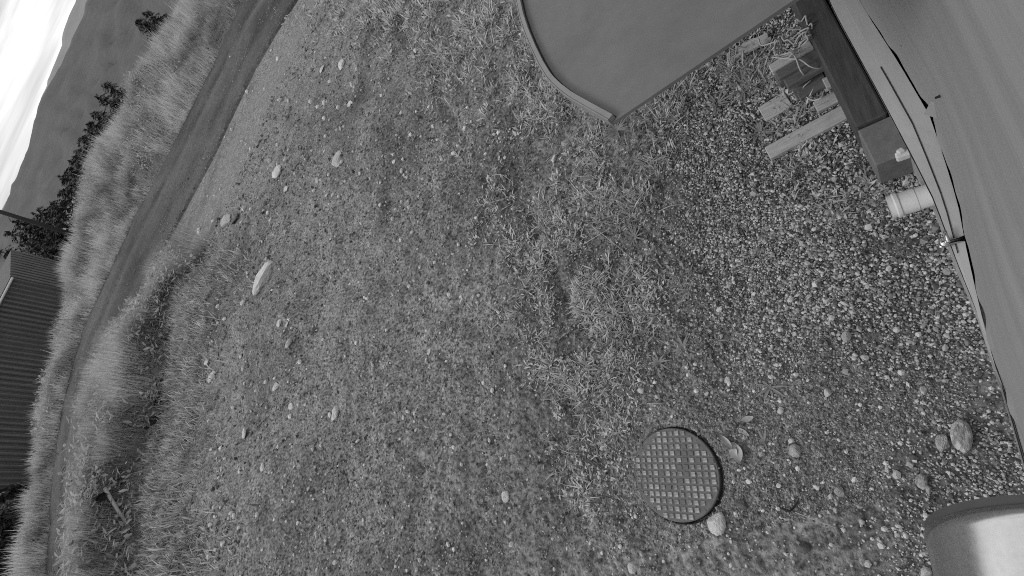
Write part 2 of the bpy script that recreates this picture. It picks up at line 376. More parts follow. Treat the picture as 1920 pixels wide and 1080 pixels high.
q2 = np.stack([i2[:-1, :-1], i2[:-1, 1:], i2[1:, 1:], i2[1:, :-1]], -1).reshape(-1, 4)
tag(link('road', np_mesh('road', np.stack([rx, ry, rz], -1).reshape(-1, 3), q2, M['road'], True, {'lat': np.clip(tone, 0, 1).ravel()})), 'dark packed gravel road with wheel tracks', None, None, 'structure')

# hills: a forested one, behind it a ridge paled in colour for haze
def ridge(name, px, dist, base, mtl, seed, label, spread):
    pts = sorted((az_s(u, v)[0], -az_s(u, v)[1]) for u, v in px)
    pa = np.arange(-70, 130, 0.4); el = np.interp(pa, [p[0] for p in pts], [p[1] for p in pts])
    outside = np.maximum(sstep(pa, pts[-1][0], pts[-1][0] + 30), 1 - sstep(pa, pts[0][0] - 30, pts[0][0]))
    el = el + outside * 0.02 * np.sin(pa * 0.11 + seed) + vnoise(pa * 2.2, pa * 0, seed) * 0.0016 + vnoise(pa * 0.7, pa * 0, seed + 3) * 0.002
    prof = np.linspace(0, 1, 26); V = []
    for k, t in enumerate(prof):
        rr = dist - spread * (1 - t) + 0 * pa
        zt = H + el * dist
        z = base + (zt - base) * (t ** 1.25) + vnoise(pa * 0.9 + k * .3, pa * 0 + k * 0.5, seed + 7) * 16 * math.sin(math.pi * t)
        V.append(np.stack([-rr * np.cos(np.radians(pa)), rr * np.sin(np.radians(pa)), z], -1))
    rr = dist + spread * 0.5 + 0 * pa
    V.append(np.stack([-rr * np.cos(np.radians(pa)), rr * np.sin(np.radians(pa)), base + 0 * pa], -1))
    V = np.stack(V, 1); i = np.arange(V.shape[0] * V.shape[1]).reshape(V.shape[:2])
    q = np.stack([i[:-1, :-1], i[:-1, 1:], i[1:, 1:], i[1:, :-1]], -1).reshape(-1, 4)
    tag(link(name, np_mesh(name, V.reshape(-1, 3), q, mtl, True)), label, None, None, 'structure')
ridge('hill', [(165, 0), (155, 30), (140, 60), (115, 120), (98, 150), (70, 200), (60, 250), (45, 300), (20, 350), (8, 385), (0, 398)], 1500, -14, M['hill'], 2, 'dark forested hillside under the sky', 900)
ridge('far_hill', [(143, 0), (130, 30), (115, 80), (90, 150), (74, 195), (72, 215), (70, 260)], 3000, -14, M['far_hill'], 5, 'paler ridge behind the dark hillside', 900)

# ------------------------------------------------------------------ scatter helpers
def blades(base, h, w, lean, yaw, bend=0.5, seg=2, leafy=False):
    """grass blades: base (n,3), tapered strips of seg segments"""
    n = len(base); d = np.stack([np.cos(yaw), np.sin(yaw), 0 * yaw], -1); s = np.stack([-np.sin(yaw), np.cos(yaw), 0 * yaw], -1)
    V = []; F = []
    nv = seg * 2 + 1
    for k in range(seg + 1):
        t = k / seg
        c = base + d * (h * np.sin(lean) * (t * (1 - bend) + bend * t * t))[:, None] + np.array([0, 0, 1.0]) * (h * np.cos(lean) * (t - 0.25 * bend * t * t))[:, None]
        ww = w * (1 - t) ** 0.7 if not leafy else w * (0.4 if k == 0 else 1.0)
        if k < seg: V += [c - s * ww[:, None] / 2, c + s * ww[:, None] / 2]
        else: V.append(c)
    V = np.stack(V, 1)
    o = (np.arange(n) * nv)[:, None]
    for k in range(seg - 1):
        a = 2 * k; F += [np.concatenate([o + a, o + a + 1, o + a + 3], 1), np.concatenate([o + a, o + a + 3, o + a + 2], 1)]
    a = 2 * (seg - 1); F.append(np.concatenate([o + a, o + a + 1, o + a + 2], 1))
    return V.reshape(-1, 3), np.concatenate(F, 0), nv
_t = (1 + 5 ** 0.5) / 2
ICO_V = np.array([(-1, _t, 0), (1, _t, 0), (-1, -_t, 0), (1, -_t, 0), (0, -1, _t), (0, 1, _t), (0, -1, -_t), (0, 1, -_t), (_t, 0, -1), (_t, 0, 1), (-_t, 0, -1), (-_t, 0, 1)], float)
ICO_V /= np.linalg.norm(ICO_V[0])
ICO_F = np.array([(0, 11, 5), (0, 5, 1), (0, 1, 7), (0, 7, 10), (0, 10, 11), (1, 5, 9), (5, 11, 4), (11, 10, 2), (10, 7, 6), (7, 1, 8), (3, 9, 4), (3, 4, 2), (3, 2, 6), (3, 6, 8), (3, 8, 9), (4, 9, 5), (2, 4, 11), (6, 2, 10), (8, 6, 7), (9, 8, 1)])
OCT_V = np.array([(1, 0, 0), (-1, 0, 0), (0, 1, 0), (0, -1, 0), (0, 0, 1), (0, 0, -1)], float)
OCT_F = np.array([(0, 2, 4), (2, 1, 4), (1, 3, 4), (3, 0, 4), (2, 0, 5), (1, 2, 5), (3, 1, 5), (0, 3, 5)])
def pebbles(pos, size, BV, BF, jit=0.28, flat=0.7):
    n = len(pos); k = len(BV)
    V = BV[None] * (1 + rng.uniform(-jit, jit, (n, k, 1)))
    sc = rng.uniform(0.7, 1.25, (n, 1, 3)); sc[..., 2] *= flat
    V = V * sc
    a = rng.uniform(0, 6.283, n); b = rng.normal(0, 0.35, n)
    ca, sa, cb, sb = np.cos(a)[:, None], np.sin(a)[:, None], np.cos(b)[:, None], np.sin(b)[:, None]
    x, y, z = V[..., 0], V[..., 1], V[..., 2]
    y, z = y * cb - z * sb, y * sb + z * cb
    x, y = x * ca - y * sa, x * sa + y * ca
    V = np.stack([x, y, z], -1) * size[:, None, None] + pos[:, None, :]
    F = (BF[None] + (np.arange(n) * k)[:, None, None]).reshape(-1, 3)
    return V.reshape(-1, 3), F, k
def in_view(x, y, z, mg=60):
    u, v, c = project(np.stack([x, y, z], -1)); return (c > 0) & (u > -mg) & (u < 1920 + mg) & (v > -mg) & (v < 1080 + mg)

# soil crumbs: density falls with distance
n = 170000
rr_ = np.exp(rng.uniform(np.log(0.3), np.log(16), n)); pp_ = np.radians(rng.uniform(-14, 112, n))
cx, cy = -rr_ * np.cos(pp_), rr_ * np.sin(pp_)
keep = (cx < 0.3) & (np.hypot(cx - MH[0], cy - MH[1]) > 0.335) & (rng.random(n) < rr_ / 1.3) & in_view(cx, cy, 0 * cx)
clump = fbm(cx, cy, 1.7, 3, 91); keep &= clump > rng.uniform(-0.6, 0.3, n)
cx, cy, rr_ = cx[keep], cy[keep], rr_[keep]
sz = (0.0042 + 0.0014 * rr_) * np.exp(rng.normal(0, 0.42, len(cx)))
zc_ = ground(cx, cy) + sz * 0.15
pr_ = rng.uniform(-8, 52, 5000); c_ = curves(pr_); rq = c_[4] + (c_[6] - c_[4]) * rng.random(5000) ** 1.3; qx, qy = -rq * np.cos(np.radians(pr_)), rq * np.sin(np.radians(pr_))
cx = np.concatenate([cx, qx]); cy = np.concatenate([cy, qy]); zc_ = np.concatenate([zc_, ground(qx, qy, False) + .085]); sz = np.concatenate([sz, rng.uniform(.012, .03, 5000)])
a_ = rng.uniform(0, 6.283, 900); q_ = .335 * np.sqrt(rng.random(900)); lx_, ly_ = MH[0] + q_ * np.cos(a_), MH[1] + q_ * np.sin(a_)
kk = rng.random(900) < .10 + .9 * sstep(-(lx_ - MH[0]), .16, .33); lx_, ly_ = lx_[kk], ly_[kk]
cx = np.concatenate([cx, lx_]); cy = np.concatenate([cy, ly_]); zc_ = np.concatenate([zc_, np.full(len(lx_), .013)]); sz = np.concatenate([sz, rng.uniform(.003, .008, len(lx_))])
V, F, k = pebbles(np.stack([cx, cy, zc_], -1), sz, OCT_V, OCT_F, 0.35, 0.8)
tone = np.clip(0.50 + rng.normal(0, 0.24, len(cx)) + (rng.random(len(cx)) < 0.08) * 0.6, 0.08, 1.4)
tag(link('soil_crumbs', np_mesh('soil_crumbs', V, F, M['crumb'], False, {'v': np.repeat(tone, k)})), 'loose crumbs of earth and grit over the yard', 'soil', None, 'stuff')

# gravel along the wall
def gravel_density(x, y):
    core = sstep(x + 0.25 * fbm(x, y, 1.1, 3, 58), -1.5, -0.6) * sstep(y, -0.35, 0.6) * (1 - sstep(y, 2.5, 3.4) * 0.4)
    strip = sstep(x, -0.55, -0.25)
    d = np.maximum(core, strip)
    d = d * (0.72 + 0.9 * fbm(x, y, 2.2, 3, 55))
    for (u, v, rad) in [(1600, 690, .16), (1560, 770, .25), (1470, 800, .35), (1420, 950, .4), (1550, 900, .3), (1690, 460, .09), (1620, 445, .1), (1590, 360, .12), (1500, 850, .3), (1320, 690, .2)]:
        c = P(u, v); d = d * (1 - 0.85 * np.exp(-((x - c[0]) ** 2 + (y - c[1]) ** 2) / (2 * rad * rad)))
    return d
n = 140000
cx, cy = rng.uniform(-2.2, 0.36, n), rng.uniform(-0.9, 3.9, n)
d = np.clip(gravel_density(cx, cy), 0, 1) + 0.05
keep = (rng.random(n) < d) & (np.hypot(cx - MH[0], cy - MH[1]) > 0.40)
cx, cy = cx[keep], cy[keep]
sz = (0.0054 + 0.0017 * sstep(cy, .2, 1.2)) * np.exp(rng.normal(0, 0.38, len(cx)))
h_ = len(cx) // 2; gp = np.stack([cx, cy, ground(cx, cy) + sz * 0.3 + rng.uniform(0, 0.008, len(cx))], -1)
V, F, k = pebbles(gp[:h_], sz[:h_], ICO_V, ICO_F, 0.22, 0.7); V2, F2, k2 = pebbles(gp[h_:], sz[h_:], OCT_V, OCT_F, 0.3, 0.7); F = np.concatenate([F, F2 + len(V)]); V = np.concatenate([V, V2])
tone = np.clip(0.40 + rng.normal(0, 0.28, len(cx)) + (rng.random(len(cx)) < 0.2) * 0.7, 0.08, 1.6); tone = np.concatenate([np.repeat(tone[:h_], k), np.repeat(tone[h_:], k2)])
tag(link('gravel', np_mesh('gravel', V, F, M['gravel'], False, {'v': tone})), 'pale and dark gravel along the house wall', 'gravel', None, 'stuff')

# grass tufts and low weeds in the yard
Bp, Bh, Bw, Bl, By, Bt = [], [], [], [], [], []
def tuft(x, y, n, rad, h, w, tone, lean=0.9):
    a = rng.uniform(0, 6.283, n); q = rad * np.sqrt(rng.random(n)) * 0.5
    px, py = x + q * np.cos(a), y + q * np.sin(a)
    Bp.append(np.stack([px, py], -1)); Bh.append(h * rng.uniform(0.5, 1.3, n)); Bw.append(w * rng.uniform(0.6, 1.4, n))
    Bl.append(np.clip(rng.normal(lean, 0.35, n), 0.1, 1.45)); By.append(a + rng.normal(0, 1.3, n)); Bt.append(np.clip(rng.normal(tone, 0.2, n), 0, 1.2))
patches = [(1120, 430, 110, 130, 210), (1075, 560, 85, 90, 150), (1160, 290, 100, 90, 120), (980, 150, 120, 110, 120), (860, 80, 140, 60, 130), (720, 40, 120, 30, 60), (950, 60, 80, 50, 70), (1040, 200, 60, 40, 40), (1130, 650, 60, 80, 70), (1060, 700, 70, 60, 36),
           (1290, 210, 70, 60, 60), (1400, 140, 60, 60, 60), (1450, 200, 50, 40, 35), (1640, 330, 50, 40, 45), (1560, 360, 40, 50, 25), (1010, 470, 60, 90, 46), (910, 400, 50, 70, 14), (1090, 240, 60, 60, 50),
           (1220, 560, 40, 60, 25), (1150, 800, 70, 80, 26), (1100, 900, 90, 90, 18), (700, 50, 100, 35, 55), (950, 560, 60, 110, 20), (830, 150, 100, 60, 34), (1500, 300, 60, 50, 16), (1230, 900, 60, 60, 8), (890, 300, 50, 70, 8)]
for (u, v, su, sv, n) in patches:
    for _ in range(int(n * 3.2)):
        p = P(u + random.gauss(0, su * 0.52), v + random.gauss(0, sv * 0.55))
        if p[0] > 0.15 or math.hypot(p[0] - MH[0], p[1] - MH[1]) < 0.42 or float(fbm(np.array(p[0]), np.array(p[1]), 2.4, 3, 35)) < random.uniform(-.28, .10): continue
        s = 0.78 + 0.10 * math.hypot(p[0], p[1])
        k_ = random.random()
        if k_ < .38: tuft(p[0], p[1], random.randint(5, 14), 0.13 * s, 0.10 * s * random.uniform(0.5, 1.6), 0.0098 * s, random.choice((.35, .55, .75, 1.0)), random.uniform(.6, 1.2))
        else: tuft(p[0], p[1], random.randint(6, 16), 0.14 * s, 0.044 * s * random.uniform(0.6, 1.5), 0.020 * s, random.choice((.3, .55, .75, 1.0)), random.uniform(.8, 1.3))
for _ in range(850):                                            # thin weeds here and there in the yard
    r = math.exp(random.uniform(math.log(1.2), math.log(9))); a = math.radians(random.uniform(-13, 100))
    x, y = -r * math.cos(a), r * math.sin(a)
    if x > -0.5 or math.hypot(x - MH[0], y - MH[1]) < 0.40 or float(fbm(np.array(x), np.array(y), 0.9, 3, 33)) < random.uniform(-0.3, 0.4): continue
    s = 0.45 + 0.18 * r
    tuft(x, y, random.randint(3, 9), 0.07 * s, 0.024 * s * random.uniform(0.5, 1.5), 0.0085 * s, random.uniform(0.15, 0.85), 1.0)
# taller weeds on the slope below the berm
for _ in range(1500):
    a = random.uniform(-9, 24); rb = float(ti(T_B, a)[0]); r = rb + random.gauss(-1.6, 1.2)
    x, y = -r * math.cos(math.radians(a)), r * math.sin(math.radians(a))
    tuft(x, y, random.randint(6, 16), 0.35, random.uniform(0.10, 0.32), 0.022, random.uniform(0.3, 0.75), 0.7)
Bq = np.concatenate(Bp); Bq = np.c_[Bq, ground(Bq[:, 0], Bq[:, 1]) - 0.004]
V, F, k = blades(Bq, np.concatenate(Bh), np.concatenate(Bw), np.concatenate(Bl), np.concatenate(By), 0.6, 2, True)
tag(link('yard_grass', np_mesh('yard_grass', V, F, M['grass'], False, {'v': np.repeat(np.concatenate(Bt), k)})), 'tufts of grass and low weeds scattered over the yard', 'grass', None, 'stuff')

def band_grass(name, n, a0, a1, f0, f1, key, h, w, mtl, label, seed, lean=0.3):
    a = rng.uniform(a0, a1, n); t = rng.random(n)
    rB, zB, rC, zC, rD, zD, rE, zE, rF, zF, berm = curves(a)
    r0, r1 = (rE - 0.15, rF + 2.0) if key == 'bank' else (rB + 0.12, np.minimum(rC + 1.2, rD - 0.25))
    r = r0 + (r1 - r0) * t
    if key == 'berm': keep = (rng.random(n) < berm * 0.98 + 0.02)
    else: keep = np.ones(n, bool)
    x, y = -r * np.cos(np.radians(a)), r * np.sin(np.radians(a))
    keep &= in_view(x, y, ground(x, y, False) + 0.5, 120)
    x, y, t = x[keep], y[keep], t[keep]; n = len(x)
    gap_ = fbm(x, y, 1.1, 3, seed + 9) + .25 > rng.uniform(-.35, .35, n); x, y, t = x[gap_], y[gap_], t[gap_]; n = len(x)
    f = fbm(x, y, 0.35, 3, seed); g = fbm(x, y, 1.3, 3, seed + 5)
    hh = h * (1 + 0.8 * f + 0.8 * g) * rng.uniform(0.45, 1.2, n) * (1 + 0.3 * (rng.random(n) < .05)) * np.clip((0.8 if key == 'berm' else 0.55) + t * 2.2, 0, 1)
    V, F, k = blades(np.stack([x, y, ground(x, y, False) - 0.02], -1), np.maximum(hh, 0.1), w * rng.uniform(0.5, 1.5, n), np.clip(rng.normal(lean, 0.2, n), 0, 1.3), rng.uniform(0, 6.283, n), 0.5, 1)
    tone = np.clip(0.5 + 1.0 * f + 1.1 * g + rng.normal(0, 0.24, n), 0, 1)
    tag(link(name, np_mesh(name, V, F, mtl, False, {'v': np.repeat(tone, k)})), label, 'grass', None, 'stuff')
band_grass('bank_grass', 150000, -9, 50, 0, 1, 'bank', 0.70, 0.045, M['bank_grass'], 'long pale grass on the bank beyond the road', 61, .45)
band_grass('berm_grass', 140000, -9, 25, 0, 1, 'berm', 0.62, 0.022, M['berm_grass'], 'tall grass on the berm between yard and road', 62)
# leafy weeds in the bank and along the berm
lp, lt = [], []
for key, cnt, a0, a1 in (('bank', 1500, -9, 50), ('berm', 420, -9, 24)):
    a = rng.uniform(a0, a1, cnt); rB, zB, rC, zC, rD, zD, rE, zE, rF, zF, berm = curves(a)
    t = rng.random(cnt); r = rE + .3 + (rF - .6 - rE) * t ** .8 if key == 'bank' else rB - .2 + (rC + .6 - rB) * t
    x, y = -r * np.cos(np.radians(a)), r * np.sin(np.radians(a)); kp = fbm(x, y, .3, 2, 77) > -.05 if key == 'bank' else berm > .3
    x, y = x[kp], y[kp]; m_ = 14
    hh = rng.uniform(.3, .65, len(x)) if key == 'bank' else rng.uniform(.2, .6, len(x))
    xx = np.repeat(x, m_) + rng.normal(0, .16, len(x) * m_); yy = np.repeat(y, m_) + rng.normal(0, .16, len(x) * m_)
    lp.append(np.stack([xx, yy, ground(xx, yy, False) + np.repeat(hh, m_) * rng.uniform(.3, 1.1, len(xx))], -1)); lt.append(np.repeat(rng.random(len(x)), m_) * .6 + .4 * rng.random(len(xx)))
lp = np.concatenate(lp); lt = np.concatenate(lt); n = len(lp)
V, F, k = blades(lp, rng.uniform(.10, .24, n), rng.uniform(.05, .11, n), rng.uniform(.7, 1.7, n), rng.uniform(0, 6.283, n), .6, 2, True)
tag(link('leafy_weeds', np_mesh('leafy_weeds', V, F, M['berm_grass'], False, {'v': np.repeat(lt, k)})), 'leafy weeds growing through the tall grass of bank and berm', 'weeds', None, 'stuff')
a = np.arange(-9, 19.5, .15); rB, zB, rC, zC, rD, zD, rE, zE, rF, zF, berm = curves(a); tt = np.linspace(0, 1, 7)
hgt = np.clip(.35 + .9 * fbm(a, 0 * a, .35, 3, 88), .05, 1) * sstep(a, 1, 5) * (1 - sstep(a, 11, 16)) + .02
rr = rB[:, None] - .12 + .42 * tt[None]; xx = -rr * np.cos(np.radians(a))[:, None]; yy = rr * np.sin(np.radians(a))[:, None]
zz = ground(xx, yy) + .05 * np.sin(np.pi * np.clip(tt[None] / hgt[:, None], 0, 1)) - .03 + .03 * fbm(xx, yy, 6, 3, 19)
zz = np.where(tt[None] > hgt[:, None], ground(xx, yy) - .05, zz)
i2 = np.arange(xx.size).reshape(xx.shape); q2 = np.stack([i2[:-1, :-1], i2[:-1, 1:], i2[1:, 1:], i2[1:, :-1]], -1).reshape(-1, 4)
tag(link('berm_shade_strip', np_mesh('berm_shade_strip', np.stack([xx, yy, zz], -1).reshape(-1, 3), q2, M['shade_pipe_black'], False)), 'dark strip of painted shade along the near face of the berm', None, None, 'structure')  # near black strip painting the shade on the berm's yard side
print('ground done')
#@@PART2
# ------------------------------------------------------------------ the house wall on the right
house = empty('house', (0.45, 0, 0), 'metal clad house wall with projecting pale skirting ledge along the gravel', 'house')
foot = [(1541, 0), (1555, 33), (1651, 205), (1705, 300), (1747, 382), (1792, 500), (1835, 597), (1862, 680), (1885, 740), (1912, 830), (1932, 900)]
seam = [(1558, 0), (1574, 33), (1660, 190), (1713, 290), (1756, 375), (1800, 492), (1841, 592), (1867, 678), (1889, 739), (1915, 829), (1935, 900)]
fl_a = [(1615, 0), (1634, 33), (1690, 120), (1748, 219)]
fl_b = [(1690, 122), (1752, 219), (1775, 300), (1800, 382), (1815, 462), (1840, 580), (1865, 678), (1888, 739), (1914, 829), (1934, 900)]
def ext(pts, y0, y1):
    """carry a wall line on past the frame, parallel to the wall"""
    pts = sorted(pts, key=lambda p: -p[1]); a, b = pts[0], pts[-1]
    return [np.array([a[0], y1, a[2]])] + pts + [np.array([b[0], y0, b[2]])]
def resample(pts, n=60):
    pts = np.array(pts); s = np.concatenate([[0], np.cumsum(np.linalg.norm(np.diff(pts, axis=0), axis=1))]); t = np.linspace(0, s[-1], n)
    return np.stack([np.interp(t, s, pts[:, i]) for i in range(3)], -1)
def sheet(name, rows, mtl, parent, thick=0.012, smooth=True):
    """a sheet lofted through rows of points, with thickness towards the house"""
    R = np.array(rows); a, b = R.shape[:2]; Bk = R + np.array([thick, 0, 0])
    V = np.concatenate([R.reshape(-1, 3), Bk.reshape(-1, 3)]); i = np.arange(a * b).reshape(a, b); o = a * b
    q = [np.stack([i[:-1, :-1], i[:-1, 1:], i[1:, 1:], i[1:, :-1]], -1).reshape(-1, 4)]
    q.append(q[0][:, ::-1] + o)
    for e in (i[0], i[-1][::-1], i[:, -1], i[:, 0][::-1]):
        q.append(np.stack([e[1:], e[:-1], e[:-1] + o, e[1:] + o], -1))
    off = np.array(parent.location)
    me = np_mesh(name, V - off, q, mtl, False)
    return link(name, me, parent)
ZF = 0.46
pf = ext([P(u, v, 0.03) for u, v in foot], -3.2, 7.5)
ps = ext([P(u, v, 0.40) for u, v in seam], -3.2, 7.5)
pz = [ZF, ZF, ZF, ZF, ZF, 0.45, 0.43, 0.42, 0.42, 0.42]
edge_px = [(u, v, ZF + .03) for u, v in fl_a] + [(u, v, z) for (u, v), z in zip(fl_b[2:], pz[2:])]
pe = ext([P(u, v, z) for u, v, z in edge_px], -3.2, 7.5)
n = 90
RF, RS = resample(pf, n), resample(ps, n)
RF[:, 2] = -0.12
sheet('skirting_board', [RF, RS], M['skirt'], house, 0.02)
# ledge boards: from the skirting edge back under the cladding
full = ext([P(u - (4.8 if v < 300 else 4.5 if v < 560 else 3), v, z - 0.03) for u, v, z in edge_px], -3.2, 7.5)
RL = resample(full, n); RS2 = RS.copy(); RS2[:, 2] += 0.003; RS2[:, 0] -= 0.012
mid = RS2 * 0.45 + RL * 0.55; mid[:, 2] += 0.004
def ledge(name, lo, hi, i0, i1):
    R = np.array([lo[i0:i1], hi[i0:i1]]); V = np.concatenate([R.reshape(-1, 3), R.reshape(-1, 3) - np.array([0, 0, 0.012])]); k = i1 - i0
    i = np.arange(2 * k).reshape(2, k); q = [np.stack([i[:-1, :-1], i[1:, :-1], i[1:, 1:], i[:-1, 1:]], -1).reshape(-1, 4)]; q.append(q[0][:, ::-1] + 2 * k)
    for e in (i[0], i[1][::-1]): q.append(np.stack([e[:-1], e[1:], e[1:] + 2 * k, e[:-1] + 2 * k], -1))
    return link(name, np_mesh(name, V - np.array(house.location), q, M['gap'] if name == 'joint' else M['skirt'], False), house)
ledge('ledge_board', RS2, mid - np.array([0, 0, 0.0]), 0, n)
mid2 = mid.copy(); mid2[:, 2] += 0.007; mid2[:, 0] -= 0.008
ledge('ledge_board', mid2, RL + np.array([0, 0, 0.012]), 0, n)
js = RS2.copy(); js[:, 2] += .002; js2 = js.copy(); js2[:, 0] += .004
ledge('joint', js, js2, 0, n)
jm = mid2.copy(); jm[:, 2] += .004; jm[:, 0] -= .006; jm2 = jm.copy(); jm2[:, 0] += .0035
sel = np.where((RS2[:, 1] < 2.45) & (RS2[:, 1] > 1.0))[0]
ledge('joint', jm, jm2, int(sel[0]), int(sel[-1]))
# dark sheet painting the shade in the joint under the cladding
jb = RL.copy(); jb[:, 2] -= 0.05; jb[:, 0] += .004; jt = jb.copy(); jt[:, 0] += 0.12; jt[:, 2] -= .01
sheet('shadow_joint', [jb, jt], M['gap'], house, 0.02)
def clad(name, edge, n, top_x, seed, wob):
    E_ = resample(edge, n); rows = []
    for t in np.linspace(0, 1, 70):
        z = E_[:, 2] + (3.5 - E_[:, 2]) * t; x = E_[:, 0] + (top_x - E_[:, 0]) * (1 - (1 - t) ** 3)
        x = x + 0.0025 * np.sin(z * 2 * math.pi / 0.22 + seed) * min(1, t * 8) + vnoise(E_[:, 1] * 1.5, z * 3, seed) * 0.006
        if t == 0: x = x + wob * vnoise(E_[:, 1] * 9, 0 * z, seed + 2)
        rows.append(np.stack([x, E_[:, 1] + 0 * x, z], -1))
    return sheet(name, rows, M['siding'], house, 0.008)
clad_o = clad('cladding_sheet', pe, 300, 0.46, 3, 0.022)
# bent corner of the overlapping sheet
c0 = P(1748, 219, ZF + 0.03); mb = MB()
mb.box(P(1756, 206, .62), (np.array([.8, .6, 0]), np.array([-.6, .8, 0]), np.array([.35, 0, .94])), (.004, .045, .05))
mb.build('bent_flap', M['siding'], clad_o)
for (u, v, z) in [(1693, 84, 0.95), (1758, 182, 0.85), (1820, 341, 1.0)]:
    d = ray(u, v); t = 0.432 / d[0]; q = d * t + np.array([0, 0, H])
    MB().tube([q - np.array([0.010, 0, 0]), q + np.array([0.02, 0, 0])], [0.006, 0.008], 8).build('screw', M['gap'], clad_o)
body = MB(); body.box((3.5, 2.1, 1.6), ((1, 0, 0), (0, 1, 0), (0, 0, 1)), (2.95, 5.2, 1.75)); body.build('wall_core', M['siding'], house)
rf = MB(); rf.prism([(0.46, -3.2), (0.46, 7.4), (3.5, 7.4), (3.5, -3.2)], 3.52, 3.6)
rf.v = [(x, y, z + (x - 0.46) * 0.45) for x, y, z in rf.v]; rf.build('roof', M['shed'], house)

# canopy jutting from the wall
can = empty('door_canopy', (0.4, 3.2, 1.9), 'smooth grey canopy with curved raised rim jutting out over the weeds', 'canopy')
zc = 1.9
front = [P(u, v, zc) for u, v in [(1145, 228), (1108, 207), (1070, 185), (1048, 168), (1030, 150), (1014, 124), (1000, 95), (987, 64), (977, 33), (970, 0)]]
front = resample(front, 30)
tail = [front[-1] + np.array([-0.02 * k, 0.28 * k, 0]) for k in range(1, 9)]
FR = np.concatenate([front, tail])
outline = [(0.36, 1.86)] + [tuple(p[:2]) for p in FR] + [(0.36, FR[-1][1])]
top = MB(); nO = len(outline)
top.prism([(x, y, -0.01 * (0.4 - x)) for x, y in outline], zc - 0.02, zc); sheet_o = top.build('canopy_sheet', M['canopy'], can)
inn = FR.copy(); tng = np.gradient(FR, axis=0); nrm = np.stack([tng[:, 1], -tng[:, 0], 0 * tng[:, 0]], -1); nrm /= np.linalg.norm(nrm, axis=1)[:, None]
if nrm[5][0] < 0: nrm = -nrm
def rimring(o0, o1, z0, z1, name, mtl):
    a, b = FR + nrm * o0, FR + nrm * o1; k = len(FR); zz = -0.01 * (0.4 - FR[:, 0])
    V = np.concatenate([np.c_[a[:, :2], zz + zc + z0], np.c_[a[:, :2], zz + zc + z1], np.c_[b[:, :2], zz + zc + z1], np.c_[b[:, :2], zz + zc + z0]])
    q = []; i = np.arange(k - 1)
    for s in range(4): q.append(np.stack([i + s * k, i + 1 + s * k, i + 1 + ((s + 1) % 4) * k, i + ((s + 1) % 4) * k], -1))
    q.append(np.array([[0, k, 2 * k, 3 * k], [k - 1, 4 * k - 1, 3 * k - 1, 2 * k - 1]]))
    link(name, np_mesh(name, V - np.array(can.location), q, mtl), sheet_o)
rimring(-0.007, 0.0, -0.03, 0.036, 'outer_lip', M['rim'])
rimring(0.002, 0.030, 0.002, 0.034, 'rim', M['rim'])
rimring(0.030, 0.036, 0.001, 0.012, 'rim_joint', M['gap'])
for y in (2.3, 4.4):
    b = MB(); b.tube([(0.4, y, 1.35), (-0.75, y, 1.82)], 0.02, 8); b.build('bracket', M['timber_dark'], can)

# timber lying along the wall, and the block at its end
b = MB(); a0, a1 = np.array([0.20, 2.20, 0.16]), np.array([0.09, 3.75, 0.16]); dd = (a1 - a0) / np.linalg.norm(a1 - a0); sd = np.array([dd[1], -dd[0], 0])
bm_ = empty('timber_beam', (0.15, 2.9, 0.0), 'dark thick timber lying along the house wall below the canopy', 'beam')
b.box((a0 + a1) / 2, (sd, dd, (0, 0, 1)), (0.088, 0.79, 0.15)); b.build('timber', M['timber_dark'], bm_, bevel=0.012)
blk = MB(); blk.box((0.225, 2.03, 0.13), (sd, dd, (0, 0, 1)), (0.095, 0.15, 0.15))
tag(blk.build('end_block', M['block'], None, bevel=0.008), 'grey block at the near end of the dark timber', 'block')

# loose planks
def plank(u0, v0, u1, v1, w, z, th, mtl, label, name='plank', grp=None):
    p, q = P(u0, v0, z), P(u1, v1, z); d = q - p; Ln = np.linalg.norm(d); d /= Ln; s = np.array([-d[1], d[0], 0])
    c = (p + q) / 2; uc, vc = (u0 + u1) / 2, (v0 + v1) / 2
    e = np.array([-(v1 - v0), u1 - u0], float); e /= np.linalg.norm(e); e *= w / 2
    wm = abs((P(uc + e[0], vc + e[1], z) - P(uc - e[0], vc - e[1], z)) @ s)
    mb = MB(); mb.box((0, 0, 0), ((1, 0, 0), (0, 1, 0), (0, 0, 1)), (Ln / 2, wm / 2, th / 2))
    o = mb.build(name, mtl, None, bevel=min(th, wm) * 0.12)
    zg = float(ground(c[0], c[1], False))
    o.location = (c[0], c[1], z - th / 2); o.rotation_euler = (random.uniform(-.04, .04), random.uniform(-.02, .02), math.atan2(d[1], d[0]))
    return tag(o, label, 'plank', grp)
plank(1438, 286, 1595, 202, 25, 0.05, 0.05, M['plank'], 'long pale weathered plank pointing at the concrete block')
plank(1372, 108, 1446, 70, 5, 0.06, 0.03, M['straw'], 'thin pale lath at the edge of the canopy', 'lath')
plank(1384, 92, 1440, 66, 12, 0.04, 0.03, M['plank'], 'short pale board beside the thin lath')
plank(1443, 128, 1522, 80, 15, 0.22, 0.06, M['plank'], 'top greyish plank of the dark stack under the cable tangle')
plank(1456, 142, 1535, 96, 15, 0.20, 0.06, M['plank_dark'], 'middle dark plank of the stack under the cable tangle')
plank(1472, 156, 1548, 112, 17, 0.17, 0.06, M['plank_dark'], 'lowest dark plank of the stack, nearest the wide boards')
plank(1450, 140, 1545, 84, 40, 0.12, 0.08, M['plank_dark'], 'wide dark plank at the bottom of the stack')
plank(1428, 214, 1478, 184, 30, 0.04, 0.04, M['plank'], 'short wide weathered board half sunk in weeds, end towards the yard')
plank(1488, 176, 1548, 146, 26, 0.05, 0.04, M['plank_dark'], 'dull board between the dark stack and the sunken board')
plank(1545, 156, 1580, 138, 20, 0.07, 0.04, M['plank'], 'pale board stub touching the dark timber')
